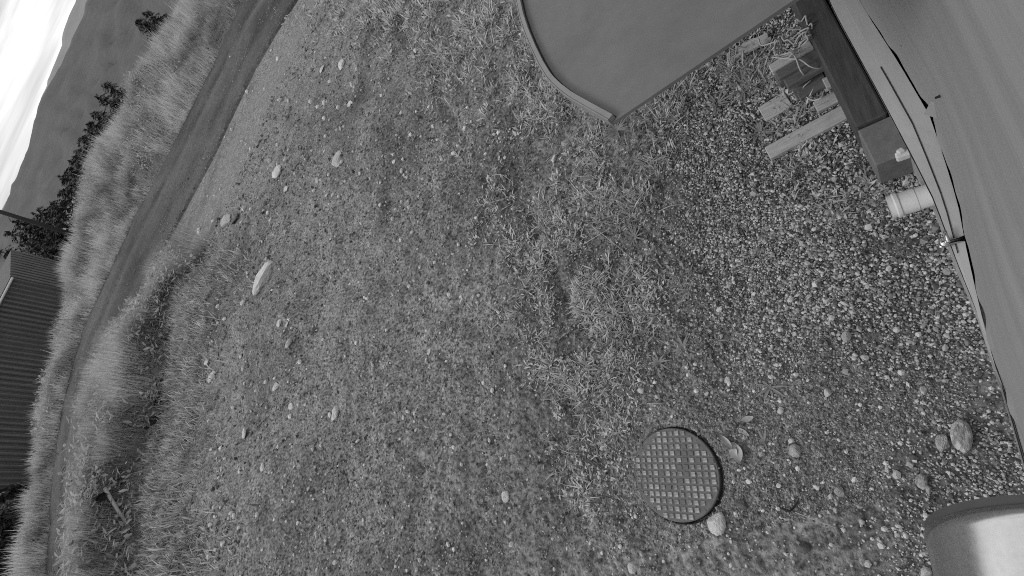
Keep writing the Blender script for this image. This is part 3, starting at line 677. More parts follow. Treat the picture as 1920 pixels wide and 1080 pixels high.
plank(1528, 200, 1590, 168, 20, 0.05, 0.04, M['plank'], 'pale grey board just behind the long pale plank')

# tangle of pale cable
cb = MB(); base = P(1485, 90, 0.25)
def wander(c, n, rad, seed, lift):
    r_ = random.Random(seed); pts = []; a = r_.uniform(0, 6)
    for k in range(n):
        a += r_.uniform(0.25, 0.6); rr = rad * r_.uniform(0.7, 1.1)
        pts.append((c[0] + rr * math.cos(a) * 1.2, c[1] + rr * math.sin(a), c[2] + lift * r_.uniform(0, 1)))
    return pts
def smooth_pts(p, k=5):
    p = np.array(p); out = []
    for i in range(len(p) - 1):
        p0, p1, p2, p3 = p[max(i - 1, 0)], p[i], p[i + 1], p[min(i + 2, len(p) - 1)]
        for j in range(k):
            t = j / k; out.append(0.5 * ((2 * p1) + (-p0 + p2) * t + (2 * p0 - 5 * p1 + 4 * p2 - p3) * t * t + (-p0 + 3 * p1 - 3 * p2 + p3) * t ** 3))
    return out + [p[-1]]
cb.tube(smooth_pts(wander(base, 34, 0.11, 4, 0.10)), 0.006, 6)
cb.tube(smooth_pts(wander(P(1495, 65, 0.28), 16, 0.09, 9, 0.08)), 0.006, 6)
cb.tube(smooth_pts([P(1447, 107, .2), P(1475, 110, .24), P(1500, 112, .26), P(1520, 125, .22), P(1540, 128, .15)]), 0.006, 6)
cb.tube(smooth_pts([P(1468, 88, .24), P(1490, 105, .27), P(1500, 130, .24), P(1512, 145, .12)]), 0.006, 6)
cb.tube(smooth_pts([P(1512, 182, .08), P(1525, 188, .1), P(1540, 183, .12), P(1545, 170, .1)]), 0.006, 6)
cb.tube(smooth_pts([P(1422, 72, .1), P(1428, 85, .12), P(1448, 80, .2), P(1475, 70, .25), P(1490, 60, .26)]), 0.006, 6)
tag(cb.build('cable', M['cable'], None, True), 'loose tangle of thin pale cable on the stacked planks', 'cable')

# plastic drain pipe out of the wall
p1, p0 = P(1668, 389, 0.24), P(1752, 363, 0.24); dd = p1 - p0; L_ = np.linalg.norm(dd); dd /= L_
pipe = empty('drain_pipe', tuple(p0), 'short pale plastic drain pipe sticking out from under the wall', 'pipe')
R_ = 0.068
def lathe(prof, axis0, d, seg=32, cap=True):
    mb = MB(); pts = [axis0 + d * t for t, r in prof]
    return mb.tube(pts, [max(r, 1e-4) for t, r in prof], seg, cap)
pbod = lathe([(-0.15, R_), (L_ - 0.13, R_), (L_ - 0.128, R_ * 1.05), (L_ - 0.05, R_ * 1.05)], p0, dd, 64).build('pipe_body', M['pvc'], pipe, False)
lathe([(L_ - 0.052, R_ * 1.05), (L_ - 0.046, R_ * 1.16), (L_ - 0.03, R_ * 1.18), (L_ - 0.022, R_ * 1.06), (L_, R_ * 1.06), (L_ + 0.001, R_ * 0.97), (L_ - 0.02, R_ * 0.95)], p0, dd, 64, cap=False).build('socket_ring', M['pvc'], pbod, False)
lathe([(L_ - 0.018, R_ * 0.99), (L_ - 0.016, 0.001)], p0, dd).build('pipe_mouth', M['gap'], pbod)
# tap on the ledge
t0 = P(1789, 452, 0.44)
tap = empty('water_tap', tuple(t0), 'small shiny metal tap on the wall ledge beside the drain pipe', 'tap')
x_ = np.array([-1, 0, 0.]); y_ = np.array([0, 1., 0])
tbod = lathe([(-0.06, .016), (0.02, .016), (0.021, .022), (0.05, .022), (0.06, .012)], t0, x_, 16).build('body', M['chrome'], tap, True)
b = MB(); b.tube(smooth_pts([t0 + x_ * .03, t0 + x_ * .055 - np.array([0, .01, .01]), t0 + x_ * .06 - np.array([0, .012, .05])]), 0.014, 12); b.build('spout', M['chrome'], tap, True)
b = MB(); b.tube([t0 + x_ * .025, t0 + x_ * .025 + np.array([0, .02, .03])], 0.006, 8); b.tube([t0 + x_ * .025 + np.array([0, -.01, .03]), t0 + x_ * .022 + np.array([0.0, .055, .034])], [.009, .007], 8); b.build('handle', M['chrome'], tbod, True)
b = MB(); b.box(P(1693, 291, .30), ((1, 0, 0), (0, 1, 0), (0, 0, 1)), (.035, .022, .03)); b.box(P(1689, 284, .33), ((.9, .3, 0), (-.3, .9, 0), (0, 0, 1)), (.02, .018, .02))
tag(b.build('cable_gland', M['stone'], None, bevel=.008), 'small white lump between the grey block and the skirting', 'fitting')

# stainless tube in the corner
axis = np.array([-0.03, -0.93, 0.37]); axis /= np.linalg.norm(axis)
tc0 = np.array([0.120, -0.090, 2.44]); TR = 0.185
tube = empty('steel_tube', tuple(tc0), 'brushed stainless steel tube with dark collar in the bottom right corner', 'tube')
mb = MB(); mb.tube([tc0, tc0 + axis * 0.02, tc0 + axis * 0.75], [TR, TR, TR], 96); mb.build('steel_jacket', M['steel'], tube, True)
mb = MB(); mb.tube([tc0 - axis * 0.015, tc0 + axis * 0.03], [TR - 0.004] * 2, 96); mb.build('collar', M['collar'], tube, False)
mb = MB(); mb.tube([tc0 + axis * 0.5, tc0 + axis * 0.5 + np.array([0.45, 0, 0])], 0.03, 12); mb.build('wall_bracket', M['steel'], tube, True)

# ------------------------------------------------------------------ manhole cover
mc = empty('manhole_cover', (MH[0], MH[1], 0), 'round dark manhole cover with a grid of raised worn squares', 'manhole cover')
cc = np.array([MH[0] - 0.006, MH[1], 0]); CR = 0.327
mb = MB(); mb.tube([cc + np.array([0, 0, -.06]), cc + np.array([0, 0, 0.004]), cc + np.array([0, 0, 0.010])], [CR, CR, CR - .006], 72); lid = mb.build('lid', M['cover'], mc)
mb = MB()
for k in range(72):
    a, b2 = 2 * math.pi * k / 72, 2 * math.pi * (k + 1) / 72
    def q(a, r, z): return (MH[0] + .014 + r * math.cos(a), MH[1] + r * math.sin(a), z)
    for (r0, z0), (r1, z1) in zip([(.331, -.09), (.332, -.010), (.336, -.009), (.338, -.09)][:-1], [(.332, -.010), (.336, -.009), (.338, -.09)]):
        mb.poly([q(a, r0, z0), q(b2, r0, z0), q(b2, r1, z1), q(a, r1, z1)])
mb.build('frame_ring', M['gap'], mc)
hx = P(1287, 889.0) - P(1247, 888.0); ang = math.atan2(hx[1], hx[0]); sp = 0.0478; st = 0.0172
smesh = MB().box((0, 0, 0), ((1, 0, 0), (0, 1, 0), (0, 0, 1)), (st, st, 0.004), 0.86).mesh('stud', M['stud'])
smeshes = [smesh] + [MB().box((0, 0, 0), ((1, 0, 0), (0, 1, 0), (0, 0, 1)), (st * q_, st, 0.0035), 0.8).mesh('stud', M[k_]) for q_, k_ in ((.92, 'stud_dull'), (1.0, 'stud_dull'))]
smesh2 = MB().box((0, 0, 0), ((1, 0, 0), (0, 1, 0), (0, 0, 1)), (st, st, 0.003), 0.86).mesh('stud', M['cover'])
ca, sa = math.cos(ang), math.sin(ang)
for i in range(-7, 8):
    for j in range(-7, 8):
        lx, ly = i * sp, j * sp
        if math.hypot(abs(lx) + st * .6, abs(ly) + st * .6) > CR - 0.010: continue
        o = link('stud', smesh2 if random.random() < 0.05 + .25 * (math.hypot(i - 2, j - 2) < 2.2) else smeshes[random.choice((0, 0, 1, 2))], lid)
        o.location = (cc[0] - MH[0] + lx * ca - ly * sa, cc[1] - MH[1] + lx * sa + ly * ca, 0.013 + random.uniform(-.001, .001)); o.rotation_euler = (0, 0, ang + random.uniform(-.04, .04))

# ------------------------------------------------------------------ stones
def stone_mesh(seed, sub=3, rough=0.12, soft=False):
    import bmesh
    b = bmesh.new(); bmesh.ops.create_icosphere(b, subdivisions=sub, radius=1)
    r_ = random.Random(seed); pl = []
    for _ in range(9):
        d = Vector((r_.gauss(0, 1), r_.gauss(0, 1), r_.gauss(0, 1))).normalized(); pl.append((d, r_.uniform(0.72, 0.96) if soft else r_.uniform(0.5, 0.88)))
    for v in b.verts:
        c = v.co.copy(); k = 1.0
        for d, o in pl:
            t = c.dot(d)
            if t > o: k = min(k, o / t)
        v.co = c * (k * (1 + rough * 0.35 * (r_.random() - 0.5)))
    me = bpy.data.meshes.new('stone'); b.to_mesh(me); b.free()
    return me
def stone(u, v, w, h, mtl, label, grp=None, name='stone', rot=0.0, hk=0.7, sub=3, cat='stone', soft=False):
    p = hit(u, v); dist = math.sqrt(p[0] ** 2 + p[1] ** 2 + (H - p[2]) ** 2)
    rr = math.hypot(p[0], p[1]); tg = np.array([-p[1], p[0], 0]) / rr; rd = np.array([p[0], p[1], 0]) / rr
    def ppm(dv): 
        q0_, q1_ = project(p - dv * .02), project(p + dv * .02); return math.hypot(q1_[0] - q0_[0], q1_[1] - q0_[1]) / .04
    if rr < 4:
        tg = P(u, v + 1, p[2]) - P(u, v - 1, p[2]); tg /= np.linalg.norm(tg); rd = np.array([-tg[1], tg[0], 0])
    else: w = w * .78
    pt, pr, pv = ppm(tg), ppm(rd), ppm(np.array([0, 0, 1.0])); a = tg
    my = h / pt; mz = min(.62 * w / max(pv, 1e-3), .75 * w / pt) * hk / .7; mx = w / pr if rr < 4 else min(max(.75 * w / pr, .5 * my), 1.5 * my)
    me = stone_mesh(int(u * 7 + v * 13), sub, .12, soft); me.materials.append(mtl)
    o = link(name, me); k = 0.5 * 1.15
    o.scale = (mx * k, my * k, mz * k * 1.25); o.location = (p[0], p[1], p[2] + mz * k * 0.42)
    o.rotation_euler = (random.uniform(-.15, .15), random.uniform(-.15, .15), math.atan2(a[1], a[0]) - math.pi / 2 + rot)
    return tag(o, label, cat, grp)
S, SM, SB, SD = M['stone'], M['stone_mid'], M['boulder'], M['stone_dark']
stone(1802, 819, 38, 58, SB, 'largest mottled boulder on the gravel close to the wall', name='boulder', sub=3, soft=True)
stone(1768, 830, 26, 32, SM, 'rounded grey stone touching the left of the mottled boulder', sub=3)
stone(1729, 903, 24, 27, SB, 'dark topped round stone below the mottled boulder', sub=3, soft=True)
stone(1741, 917, 16, 17, SM, 'small grey stone leaning on the dark topped round stone')
stone(1345, 980, 32, 44, S, 'large pale flat stone just below right of the manhole cover', sub=3, hk=.5)
stone(1588, 632, 17, 19, SM, 'round grey stone alone in the upper gravel', soft=True)
stone(1553, 737, 15, 16, S, 'pale angular stone in the middle of the thin gravel')
stone(1622, 671, 15, 10, S, 'pale wedge shaped chip below the round grey stone')
stone(1731, 732, 13, 15, S, 'pale triangular stone in the gravel above the mottled boulder')
stone(1492, 846, 22, 24, SM, 'banded round stone right of the manhole cover', soft=True)
stone(1575, 920, 21, 19, SM, 'grey wedge stone with a flat top right of the dead twig')
stone(1569, 943, 9, 12, S, 'upper of two pale chips under the grey wedge stone')
stone(1567, 957, 9, 10, S, 'lower of two pale chips under the grey wedge stone')
stone(1682, 890, 16, 17, S, 'pale squarish stone left of the dark topped round stone')
stone(1663, 879, 11, 15, S, 'narrow pale stone left of the pale squarish stone')
stone(1708, 872, 16, 14, SM, 'dull double stone above the dark topped round stone')
stone(1619, 1051, 16, 18, SM, 'pale rough stone near the bottom edge left of the steel tube')
stone(1738, 1075, 22, 22, S, 'half hidden round stone beside the steel tube at the bottom')
stone(1616, 978, 12, 14, S, 'pale pointed stone between the wedge stone and the steel tube')
stone(1508, 1026, 30, 20, SD, 'flat dark stone sunk in the dirt near the bottom edge')
stone(1465, 770, 16, 15, S, 'pale stone above right of the banded round stone')
stone(1365, 713, 10, 12, S, 'small pale stone above right of the manhole cover')
stone(1326, 738, 9, 9, S, 'small white pebble directly above the manhole cover')
stone(1204, 731, 13, 13, S, 'white round pebble above left of the manhole cover')
stone(1233, 744, 8, 10, S, 'small white pebble right of the white round pebble')
stone(1390, 945, 24, 20, SD, 'dark round stone right of the cover rim', hk=.5)
stone(1186, 1064, 16, 20, S, 'pale stone at the bottom edge below the manhole cover')
stone(1319, 986, 9, 11, S, 'tiny pale stone touching the left of the large flat stone')
stone(949, 929, 12, 24, S, 'knobbly white stone in the weeds left of the manhole cover')
stone(1040, 299, 15, 16, S, 'white stone in the weeds below the canopy tip')
stone(1000, 247, 8, 12, S, 'small white stone left of the canopy tip')
stone(778, 97, 9, 10, S, 'white stone in the weeds near the top edge')
stone(497, 521, 23, 66, S, 'largest long pale slab standing out on the left of the yard', name='slab', sub=3, hk=1.1, soft=True)
stone(635, 302, 20, 42, SM, 'grey slab half buried in the upper left yard', name='slab', sub=3)
stone(520, 323, 16, 26, S, 'slanting pale stone left of the half buried grey slab', rot=-.4)
stone(641, 122, 11, 19, S, 'bright pale stone near the top of the yard')
stone(604, 130, 7, 16, S, 'thin pale stone left of the bright stone near the top')
stone(656, 196, 9, 17, S, 'pale stone below the cluster of pebbles near the top')
stone(631, 777, 15, 32, S, 'tall white stone in the lower left yard', hk=1.0)
stone(519, 725, 13, 19, S, 'pale triangular stone left of the tall white stone')
stone(548, 762, 12, 14, S, 'pale stubby stone between the triangular and the tall white stones')
stone(542, 642, 10, 23, SM, 'grey oblong stone below the long pale slab')
stone(525, 604, 9, 20, S, 'pale upright stone above the grey oblong stone')
stone(538, 609, 6, 16, S, 'thin pale stone right beside the pale upright stone')
stone(399, 708, 13, 26, S, 'white stone farthest left near the weedy slope')
stone(388, 678, 9, 13, S, 'smaller white stone just above the leftmost white stone')
stone(459, 812, 10, 24, S, 'upright white stone low on the left of the yard')
stone(494, 876, 10, 18, S, 'domed pale stone at lower left')
stone(450, 882, 7, 14, S, 'small pale stone left of the domed stone')
stone(425, 413, 13, 26, SM, 'grey leaning stone beside the road verge')
stone(441, 412, 12, 26, SD, 'dull stone right beside the grey leaning stone')
stone(373, 434, 11, 14, S, 'white stone at the road verge')
stone(446, 510, 9, 10, S, 'round white stone left of the long pale slab')
stone(503, 400, 7, 16, S, 'pale upright stone above the long pale slab')
stone(537, 355, 9, 12, S, 'pale stone below the slanting pale stone')
stone(596, 338, 9, 13, SM, 'grey stone below the half buried slab')
stone(714, 384, 9, 9, S, 'white pebble alone in the middle of the bare dirt')
stone(691, 317, 11, 5, S, 'flat white chip right of the half buried slab')
stone(868, 563, 9, 16, S, 'pale pointed stone at the edge of the central weeds')
stone(806, 660, 9, 12, S, 'upper of a pair of white stones in the middle')
stone(806, 689, 7, 12, S, 'lower of a pair of white stones in the middle')
stone(780, 775, 7, 20, SM, 'upright grey peg of stone in the lower middle')
stone(848, 946, 9, 12, SM, 'round grey stone left of the knobbly white stone')
stone(827, 987, 9, 14, SM, 'squarish grey stone near the bottom middle')
stone(868, 675, 12, 12, SM, 'dull stone right of the pair of white stones')
stone(847, 618, 8, 9, S, 'white round pebble above the pair of white stones')
uu, vv, ss = [], [], []
for (u0, u1, v0, v1), cnt in [((390, 620, 90, 1070), 420), ((600, 960, 200, 1070), 560), ((960, 1160, 620, 1070), 90), ((640, 720, 150, 200), 14), ((1160, 1520, 660, 1070), 230), ((1520, 1740, 560, 1060), 150), ((700, 960, 40, 300), 20)]:
    uu += [random.uniform(u0, u1) for _ in range(cnt)]; vv += [random.uniform(v0, v1) for _ in range(cnt)]
pp = np.array([hit(u, v) for u, v in zip(uu, vv)]); pp = pp[np.hypot(pp[:, 0] - MH[0], pp[:, 1] - MH[1]) > .40]
ds = np.sqrt(pp[:, 0] ** 2 + pp[:, 1] ** 2 + (H - pp[:, 2]) ** 2); sz = np.clip(rng.gamma(2.8, .72, len(pp)), .9, 4.6) * ds / 865; pp[:, 2] += sz * .3
V, F, k = pebbles(pp, sz, ICO_V, ICO_F, .2, .8)
gu, gv_ = rng.uniform(430, 1250, 8000), rng.uniform(60, 1078, 8000); dv_ = np.array([ray(a_, b_) for a_, b_ in zip(gu, gv_)]); tt_ = -H / dv_[:, 2]
gx_, gy_ = dv_[:, 0] * tt_, dv_[:, 1] * tt_; kp_ = (np.hypot(gx_, gy_) < 14) & (np.hypot(gx_ - MH[0], gy_ - MH[1]) > .4) & (fbm(gx_, gy_, .9, 3, 37) > rng.uniform(-.4, .3, 8000)); gx_, gy_ = gx_[kp_], gy_[kp_]
gs_ = np.clip(rng.gamma(3, .5, len(gx_)), .6, 3.0) * np.sqrt(gx_ ** 2 + gy_ ** 2 + H * H) / 865
Vg, Fg, kg = pebbles(np.stack([gx_, gy_, ground(gx_, gy_) + gs_ * .2], -1), gs_, ICO_V, ICO_F, .25, .7)
tag(link('grit', np_mesh('grit', Vg, Fg, M['gravel'], False, {'v': np.repeat(np.clip(rng.normal(.45, .32, len(gx_)), .02, 1.2), kg)})), 'grey grit stones strewn through the bare dirt', 'grit', None, 'stuff')
tag(link('scattered_pebbles', np_mesh('scattered_pebbles', V, F, M['stone'], False)), 'small pale pebbles scattered over the dirt', 'pebbles', None, 'stuff')

# ------------------------------------------------------------------ single weeds, leaves, twigs
def leaf_mesh(L, W, droop, mtl, fold=0.25):
    mb = MB(); seg = 5; rows = []
    for k in range(seg + 1):
        t = k / seg; w = W * (math.sin(math.pi * (0.08 + 0.92 * t) ** 0.8) + 0.06) * 0.5 if k < seg else 0.001
        x = L * t; z = L * (0.55 * t - droop * t * t); rows.append([(x, -w, z), (x, 0, z - fold * w), (x, w, z)])
    for a, b in zip(rows[:-1], rows[1:]):
        for j in range(2): mb.poly([a[j], b[j], b[j + 1], a[j + 1]])
    return mb.mesh('leaf', mtl, True)
def rosette(u, v, rad_px, nl, wr, mtl, label, lift=0.5, name='weed_plant'):
    p = hit(u, v); dist = math.sqrt(p[0] ** 2 + p[1] ** 2 + (H - p[2]) ** 2); L = rad_px * dist / 865
    root = empty(name, tuple(p), label, 'weed')
    for k in range(nl):
        me = leaf_mesh(L * random.uniform(.45, 1.1), L * wr * random.uniform(.8, 1.2), lift * random.uniform(.7, 1.2), mtl)
        o = link('leaf', me, root); o.rotation_euler = (0, 0, 2 * math.pi * k / nl + random.uniform(-.4, .4)); o.location = (0, 0, 0.004 * k / nl)
rosette(1281, 652, 26, 20, .15, M['weed'], 'pale star shaped weed in the gravel above the manhole cover')
rosette(1370, 630, 30, 17, .13, M['weed'], 'star shaped weed right of the pale star shaped one')
rosette(1443, 726, 30, 9, .12, M['weed'], 'thin leaved spidery weed in bare dirt above the banded stone', .4)
rosette(1235, 680, 28, 13, .12, M['weed'], 'loose weed left of the pale star shaped one')
rosette(1157, 245, 40, 30, .06, M['weed'], 'big grassy weed right under the canopy tip', .3)
rosette(1150, 895, 20, 15, .18, M['weed'], 'flat weed against the left of the manhole cover')
rosette(1433, 830, 22, 12, .16, M['weed'], 'low weed between the cover and the banded stone')
rosette(1395, 165, 38, 22, .07, M['weed'], 'bushy weed left of the stacked planks', .3)
rosette(1425, 250, 32, 20, .08, M['weed'], 'spreading weed left of the long pale plank', .3)
rosette(1345, 195, 30, 20, .08, M['weed'], 'wiry weed between the canopy edge and the gravel', .3)
rosette(1290, 545, 22, 14, .14, M['weed'], 'small weed at the left edge of the gravel')
rosette(1190, 445, 30, 22, .07, M['weed'], 'grassy weed where the tufts meet the gravel', .3)
rosette(1345, 640, 16, 12, .16, M['weed'], 'little weed touching the star shaped weed')
rosette(1262, 150, 30, 18, .08, M['weed'], 'leafy weed under the straight canopy edge', .3)
def litter(u, v, L_px, w_px, rot, curl, mtl, label, name='dry_leaf', cat='leaf'):
    p = hit(u, v); dist = math.sqrt(p[0] ** 2 + p[1] ** 2 + (H - p[2]) ** 2); L, W = L_px * dist / 865, w_px * dist / 865
    V, Fq = [], []; nu, nv = 8, 4
    for s in (0, 1):
        for i in range(nu + 1):
            t = i / nu - .5; ww = W * (1 - (2 * t) ** 2 * .8) / 2
            for j in range(nv + 1):
                q = j / nv * 2 - 1; V.append((t * L, q * ww, curl * L * (q * q * .5 + t * t * 1.6) + .01 - s * .0025))
    m_ = nv + 1; o_ = (nu + 1) * m_
    for i in range(nu):
        for j in range(nv):
            a = i * m_ + j; Fq += [(a, a + m_, a + m_ + 1, a + 1), (a + o_ + 1, a + m_ + o_ + 1, a + m_ + o_, a + o_)]
    o = link(name, np_mesh(name, V, np.array(Fq), mtl, True)); o.location = tuple(p); o.rotation_euler = (random.uniform(-.3, .3), random.uniform(-.3, .3), rot)
    return tag(o, label, cat)
litter(1364, 829, 26, 10, 2.2, .35, M['dead_leaf'], 'white curled flake of bark right of the manhole cover', 'bark_flake', 'bark')
litter(1387, 850, 34, 20, 1.8, .3, M['straw'], 'crumpled grey dead leaf beside the white bark flake')
litter(1395, 811, 20, 7, 2.4, .05, M['straw'], 'short pale wood chip above the crumpled dead leaf', 'wood_chip', 'chip')
litter(1085, 711, 26, 10, 1.5, .2, M['dead_leaf'], 'pale folded leaf in the weeds left above the manhole cover')
litter(1402, 787, 20, 10, .2, .1, M['straw'], 'grey flat leaf above the short wood chip')
litter(1375, 853 - 4, 18, 12, .8, .2, M['dead_leaf'], 'pale leaf scrap half under the crumpled dead leaf')
def twig(pts, rad, mtl, label, name='twig', z=0.02):
    q = [hit(u, v) + np.array([0, 0, z + (k % 2) * .01]) for k, (u, v) in enumerate(pts)]
    mb = MB(); sp_ = smooth_pts(q); mb.tube(sp_, [rad * (1 - .6 * i / len(sp_)) for i in range(len(sp_))], 6); return tag(mb.build(name, mtl, None, True), label, 'twig')
twig([(1112, 425), (1150, 455), (1188, 487)], .006, M['straw'], 'long pale dry stem lying across the central weeds', 'twig')
twig([(1095, 460), (1130, 440), (1150, 428)], .005, M['straw'], 'dry stem crossing the top of the long one', 'twig')
twig([(1468, 953), (1482, 958), (1492, 948), (1500, 935)], .008, M['gap'], 'dark dead twig in the dirt below the banded stone')
twig([(1492, 960), (1540, 978), (1570, 990)], .003, M['straw'], 'thin straw trailing from the dark dead twig', 'straw')
twig([(1060, 660), (1095, 690), (1140, 730)], .006, M['timber_dark'], 'dark stem on the ground left above the white round pebble', 'twig')
twig([(1216, 757), (1246, 757)], .003, M['straw'], 'tiny straight straw just above the manhole cover', 'straw')
twig([(925, 330), (945, 330), (965, 345)], .006, M['straw'], 'pale hooked stem left of the white stone in the weeds', 'twig')
twig([(1180, 330), (1195, 305), (1215, 290)], .005, M['straw'], 'slanting dry stem below the canopy tip', 'twig')
twig([(1237, 398), (1262, 388), (1285, 386)], .005, M['straw'], 'short dry stem at the edge of the gravel', 'twig')

# culvert mouth and fallen stake on the slope
p = hit(203, 936); p = p + np.array([p[0], p[1], 0]) / np.hypot(p[0], p[1]) * .12
cul = empty('culvert', tuple(p), 'dark culvert mouth in the grassy slope at lower left', 'culvert')
d_ = np.array([p[0], p[1], 0]); d_ /= np.linalg.norm(d_)
mb = MB(); mb.tube([p + d_ * 0.5 + np.array([0, 0, .12]), p - d_ * .25 + np.array([0, 0, .12])], .13, 20, False); mb.build('culvert_pipe', M['shade_pipe_black'], cul, True)
mb = MB(); mb.tube([p - d_ * .16 + np.array([0, 0, .12]), p - d_ * .20 + np.array([0, 0, .12])], .125, 20); mb.build('dark_inside', M['gap'], cul)
q0, q1 = hit(222, 915) + np.array([0, 0, .25]), hit(252, 998) + np.array([0, 0, .03])
mb = MB(); mb.tube([q0, (q0 + q1) / 2 + np.array([0, 0, .02]), q1], [.04, .036, .028], 8); tag(mb.build('wooden_stake', M['straw'], None, True), 'pale wooden stake leaning on the slope beside the culvert', 'stake')
q0, q1 = at_r(142, 954, 16.6), hit(208, 962) + np.array([0, 0, .15])
mb = MB(); mb.tube([q0, (q0 + q1) / 2 + np.array([0, 0, .03]), q1], [.02, .03, .035], 6); tag(mb.build('branch', M['plank'], None, True), 'thin bare branch rising from the culvert over the tall grass', 'branch')

# ------------------------------------------------------------------ beyond the bank: shed, pole, trees, hedge
shed = None
def corner(u, v, r): 
    q = at_r(u, v, r); return q
A0, A1, A2 = at_r(75, 482, 52), at_r(70, 531, 47), at_r(35, 921, 41)
top_z = float(at_r(20, 470, 52)[2]); top1 = float(at_r(18, 523, 47)[2])
shed = empty('shed', (A1[0], A1[1], -3), 'dark corrugated metal shed beyond the bank on the left', 'shed')
def corrugated(pa_, pb_, z0, za, zb, npan, pitch, name, mtl, amp=.02):
    d = pb_ - pa_; d[2] = 0; L = np.linalg.norm(d); d /= L; nn = np.array([d[1], -d[0], 0])
    if nn @ pa_ > 0: nn = -nn
    for k in range(npan):
        s0, s1 = L * k / npan, L * (k + 1) / npan; m_ = int((s1 - s0) / pitch * 6) + 1; s = np.linspace(s0, s1, m_)
        ph_ = (s / pitch) % 1.0; off = amp * np.clip(np.sin(2 * math.pi * ph_) * 1.8, -1, 1)
        base_ = np.array([pa_[0], pa_[1], 0]) + d[None] * s[:, None] + nn[None] * (off + .004 * (k % 2))[:, None]
        zt = za + (zb - za) * s / L
        V = np.concatenate([np.c_[base_[:, :2], np.full(m_, z0)], np.c_[base_[:, :2], zt]]); bk = V - nn[None] * .012
        i = np.arange(m_ - 1); q = [np.stack([i, i + 1, i + 1 + m_, i + m_], -1)]; q.append(q[0][:, ::-1] + 2 * m_); q.append(np.stack([i + m_, i + 1 + m_, i + 1 + 3 * m_, i + 3 * m_], -1))
        link(name, np_mesh(name, np.concatenate([V, bk]) - np.array(shed.location), q, mtl), shed)
d = A1 - A0; d[2] = 0; Ls = np.linalg.norm(d); d /= Ls; nn = np.array([d[1], -d[0], 0]); nn = -nn if nn @ A0 > 0 else nn
MB().box(np.array([(A0[0] + A1[0]) / 2, (A0[1] + A1[1]) / 2, (top1 - 3) / 2]) - nn * .06, (d, nn, (0, 0, 1)), (Ls / 2, .03, (top1 + 3) / 2)).build('rib_shade', M['shade_pipe_black'], shed)  # near black sheet painting the shade between the corrugation ribs
for k in range(11):
    t_ = (k + .5) / 11; zt_ = top_z + (top1 - top_z) * t_; c_ = A0 + d * Ls * t_
    MB().box(np.array([c_[0], c_[1], (zt_ - 3) / 2]) + nn * .02, (d, nn, (0, 0, 1)), (Ls / 11 * .29, .05, (zt_ + 3) / 2)).build('lit_rib', M['lit_rib'], shed)  # paler strips added to stand for the lit ribs of the sheet
zt2 = float(at_r(0, 640, 45.2)[2]) + .9
corrugated(A1.copy(), A2.copy(), -3.0, top1, top1 + 0.25, 8, .36, 'wall_panel', M['shed'], .09)
d = (A2 - A1); d[2] = 0; d /= np.linalg.norm(d)
mb = MB(); mb.tube([np.array([A1[0], A1[1], top1 - .12]) - A1 * np.array([.006, .006, 0]), np.array([A2[0], A2[1], top1 + .13]) - A2 * np.array([.006, .006, 0])], .07, 8); gut = mb
mb = MB(); A3 = A0 + (A2 - A1); c_ = (A0 + A1 + A2 + A3) / 4
mb.poly([(A0[0], A0[1], top_z), (A1[0], A1[1], top1), (A2[0], A2[1], top1 + .25), (A3[0], A3[1], top_z + .3)])
mb.poly([(A0[0], A0[1], top_z - .06), (A3[0], A3[1], top_z + .24), (A2[0], A2[1], top1 + .19), (A1[0], A1[1], top1 - .06)])
roof_o = mb.build('roof', M['shed'], shed); gut.build('gutter', M['trim'], roof_o)
mb = MB()
mb.tube([(A2[0] * .996, A2[1], -3), (A2[0] * .996, A2[1], top1 + .2)], .06, 6); mb.build('corner_trim', M['shed'], shed)

b0, b1 = at_r(140, 441, 36.5), at_r(0, 397, 36.5); b2_ = b0 + (b1 - b0) * 1.9; b0 = b0 - (b1 - b0) * .25
pole = empty('utility_pole', tuple(b0), 'dark utility pole standing on the grass bank', 'pole')
mb = MB(); mb.tube([b0, b2_], [.125, .10], 12); shaft = mb.build('pole_shaft', M['pole'], pole, True)
mb = MB(); k_ = b0 + (b1 - b0) * .33; mb.box(k_ + np.array([0, .16, 0]), ((1, 0, 0), (0, 1, 0), (0, 0, 1)), (.05, .05, .06)); mb.build('number_plate', M['trim'], shaft)

def conifer(u, v, r, hgt, wid, label, seed):
    r_ = np.random.default_rng(seed); tip = at_r(u, v, r); base = np.array([tip[0], tip[1], tip[2] - hgt])
    root = empty('conifer', tuple(base), label, 'tree', 'conifers beyond the bank')
    MB().tube([base, base + np.array([.05, .03, hgt * .6]), tip], [.03 * hgt * .5, .02 * hgt * .5, .01], 8).build('trunk', M['bark'], root)
    V, F, T = [], [], []
    nb = int(hgt * 42)
    for k in range(nb):
        t = r_.random() ** .75; z = hgt * (1 - t * .93); a = r_.uniform(0, 6.283); L = 1.3 * wid * (t ** .55) * r_.uniform(.6, 1.12) + .12 + .5 * min(t * 6, 1) * .4
        nt = 12; q = r_.random(nt); 
        for s in q:
            c = np.array([math.cos(a) * L * s, math.sin(a) * L * s, z - L * s * .28 + r_.normal(0, .04)]); sz_ = (.13 + .09 * r_.random()) * (1.25 - .6 * s)
            d1 = np.array([math.cos(a + r_.normal(0, .5)), math.sin(a + r_.normal(0, .5)), r_.normal(-.25, .3)]) * sz_ * 1.7; d2 = np.array([-math.sin(a), math.cos(a), r_.normal(0, .4)]) * sz_ * .55
            i = len(V); V += [c - d2, c + d2, c + d1]; F.append((i, i + 1, i + 2)); T += [r_.random()] * 3
    V.append((0, 0, hgt)); V.append((.06, 0, hgt - .5)); V.append((-.06, .04, hgt - .5)); i = len(V); F.append((i - 3, i - 2, i - 1)); T += [.5] * 3
    link('crown', np_mesh('crown', np.array(V), np.array(F), M['needles'], False, {'v': T}), root)
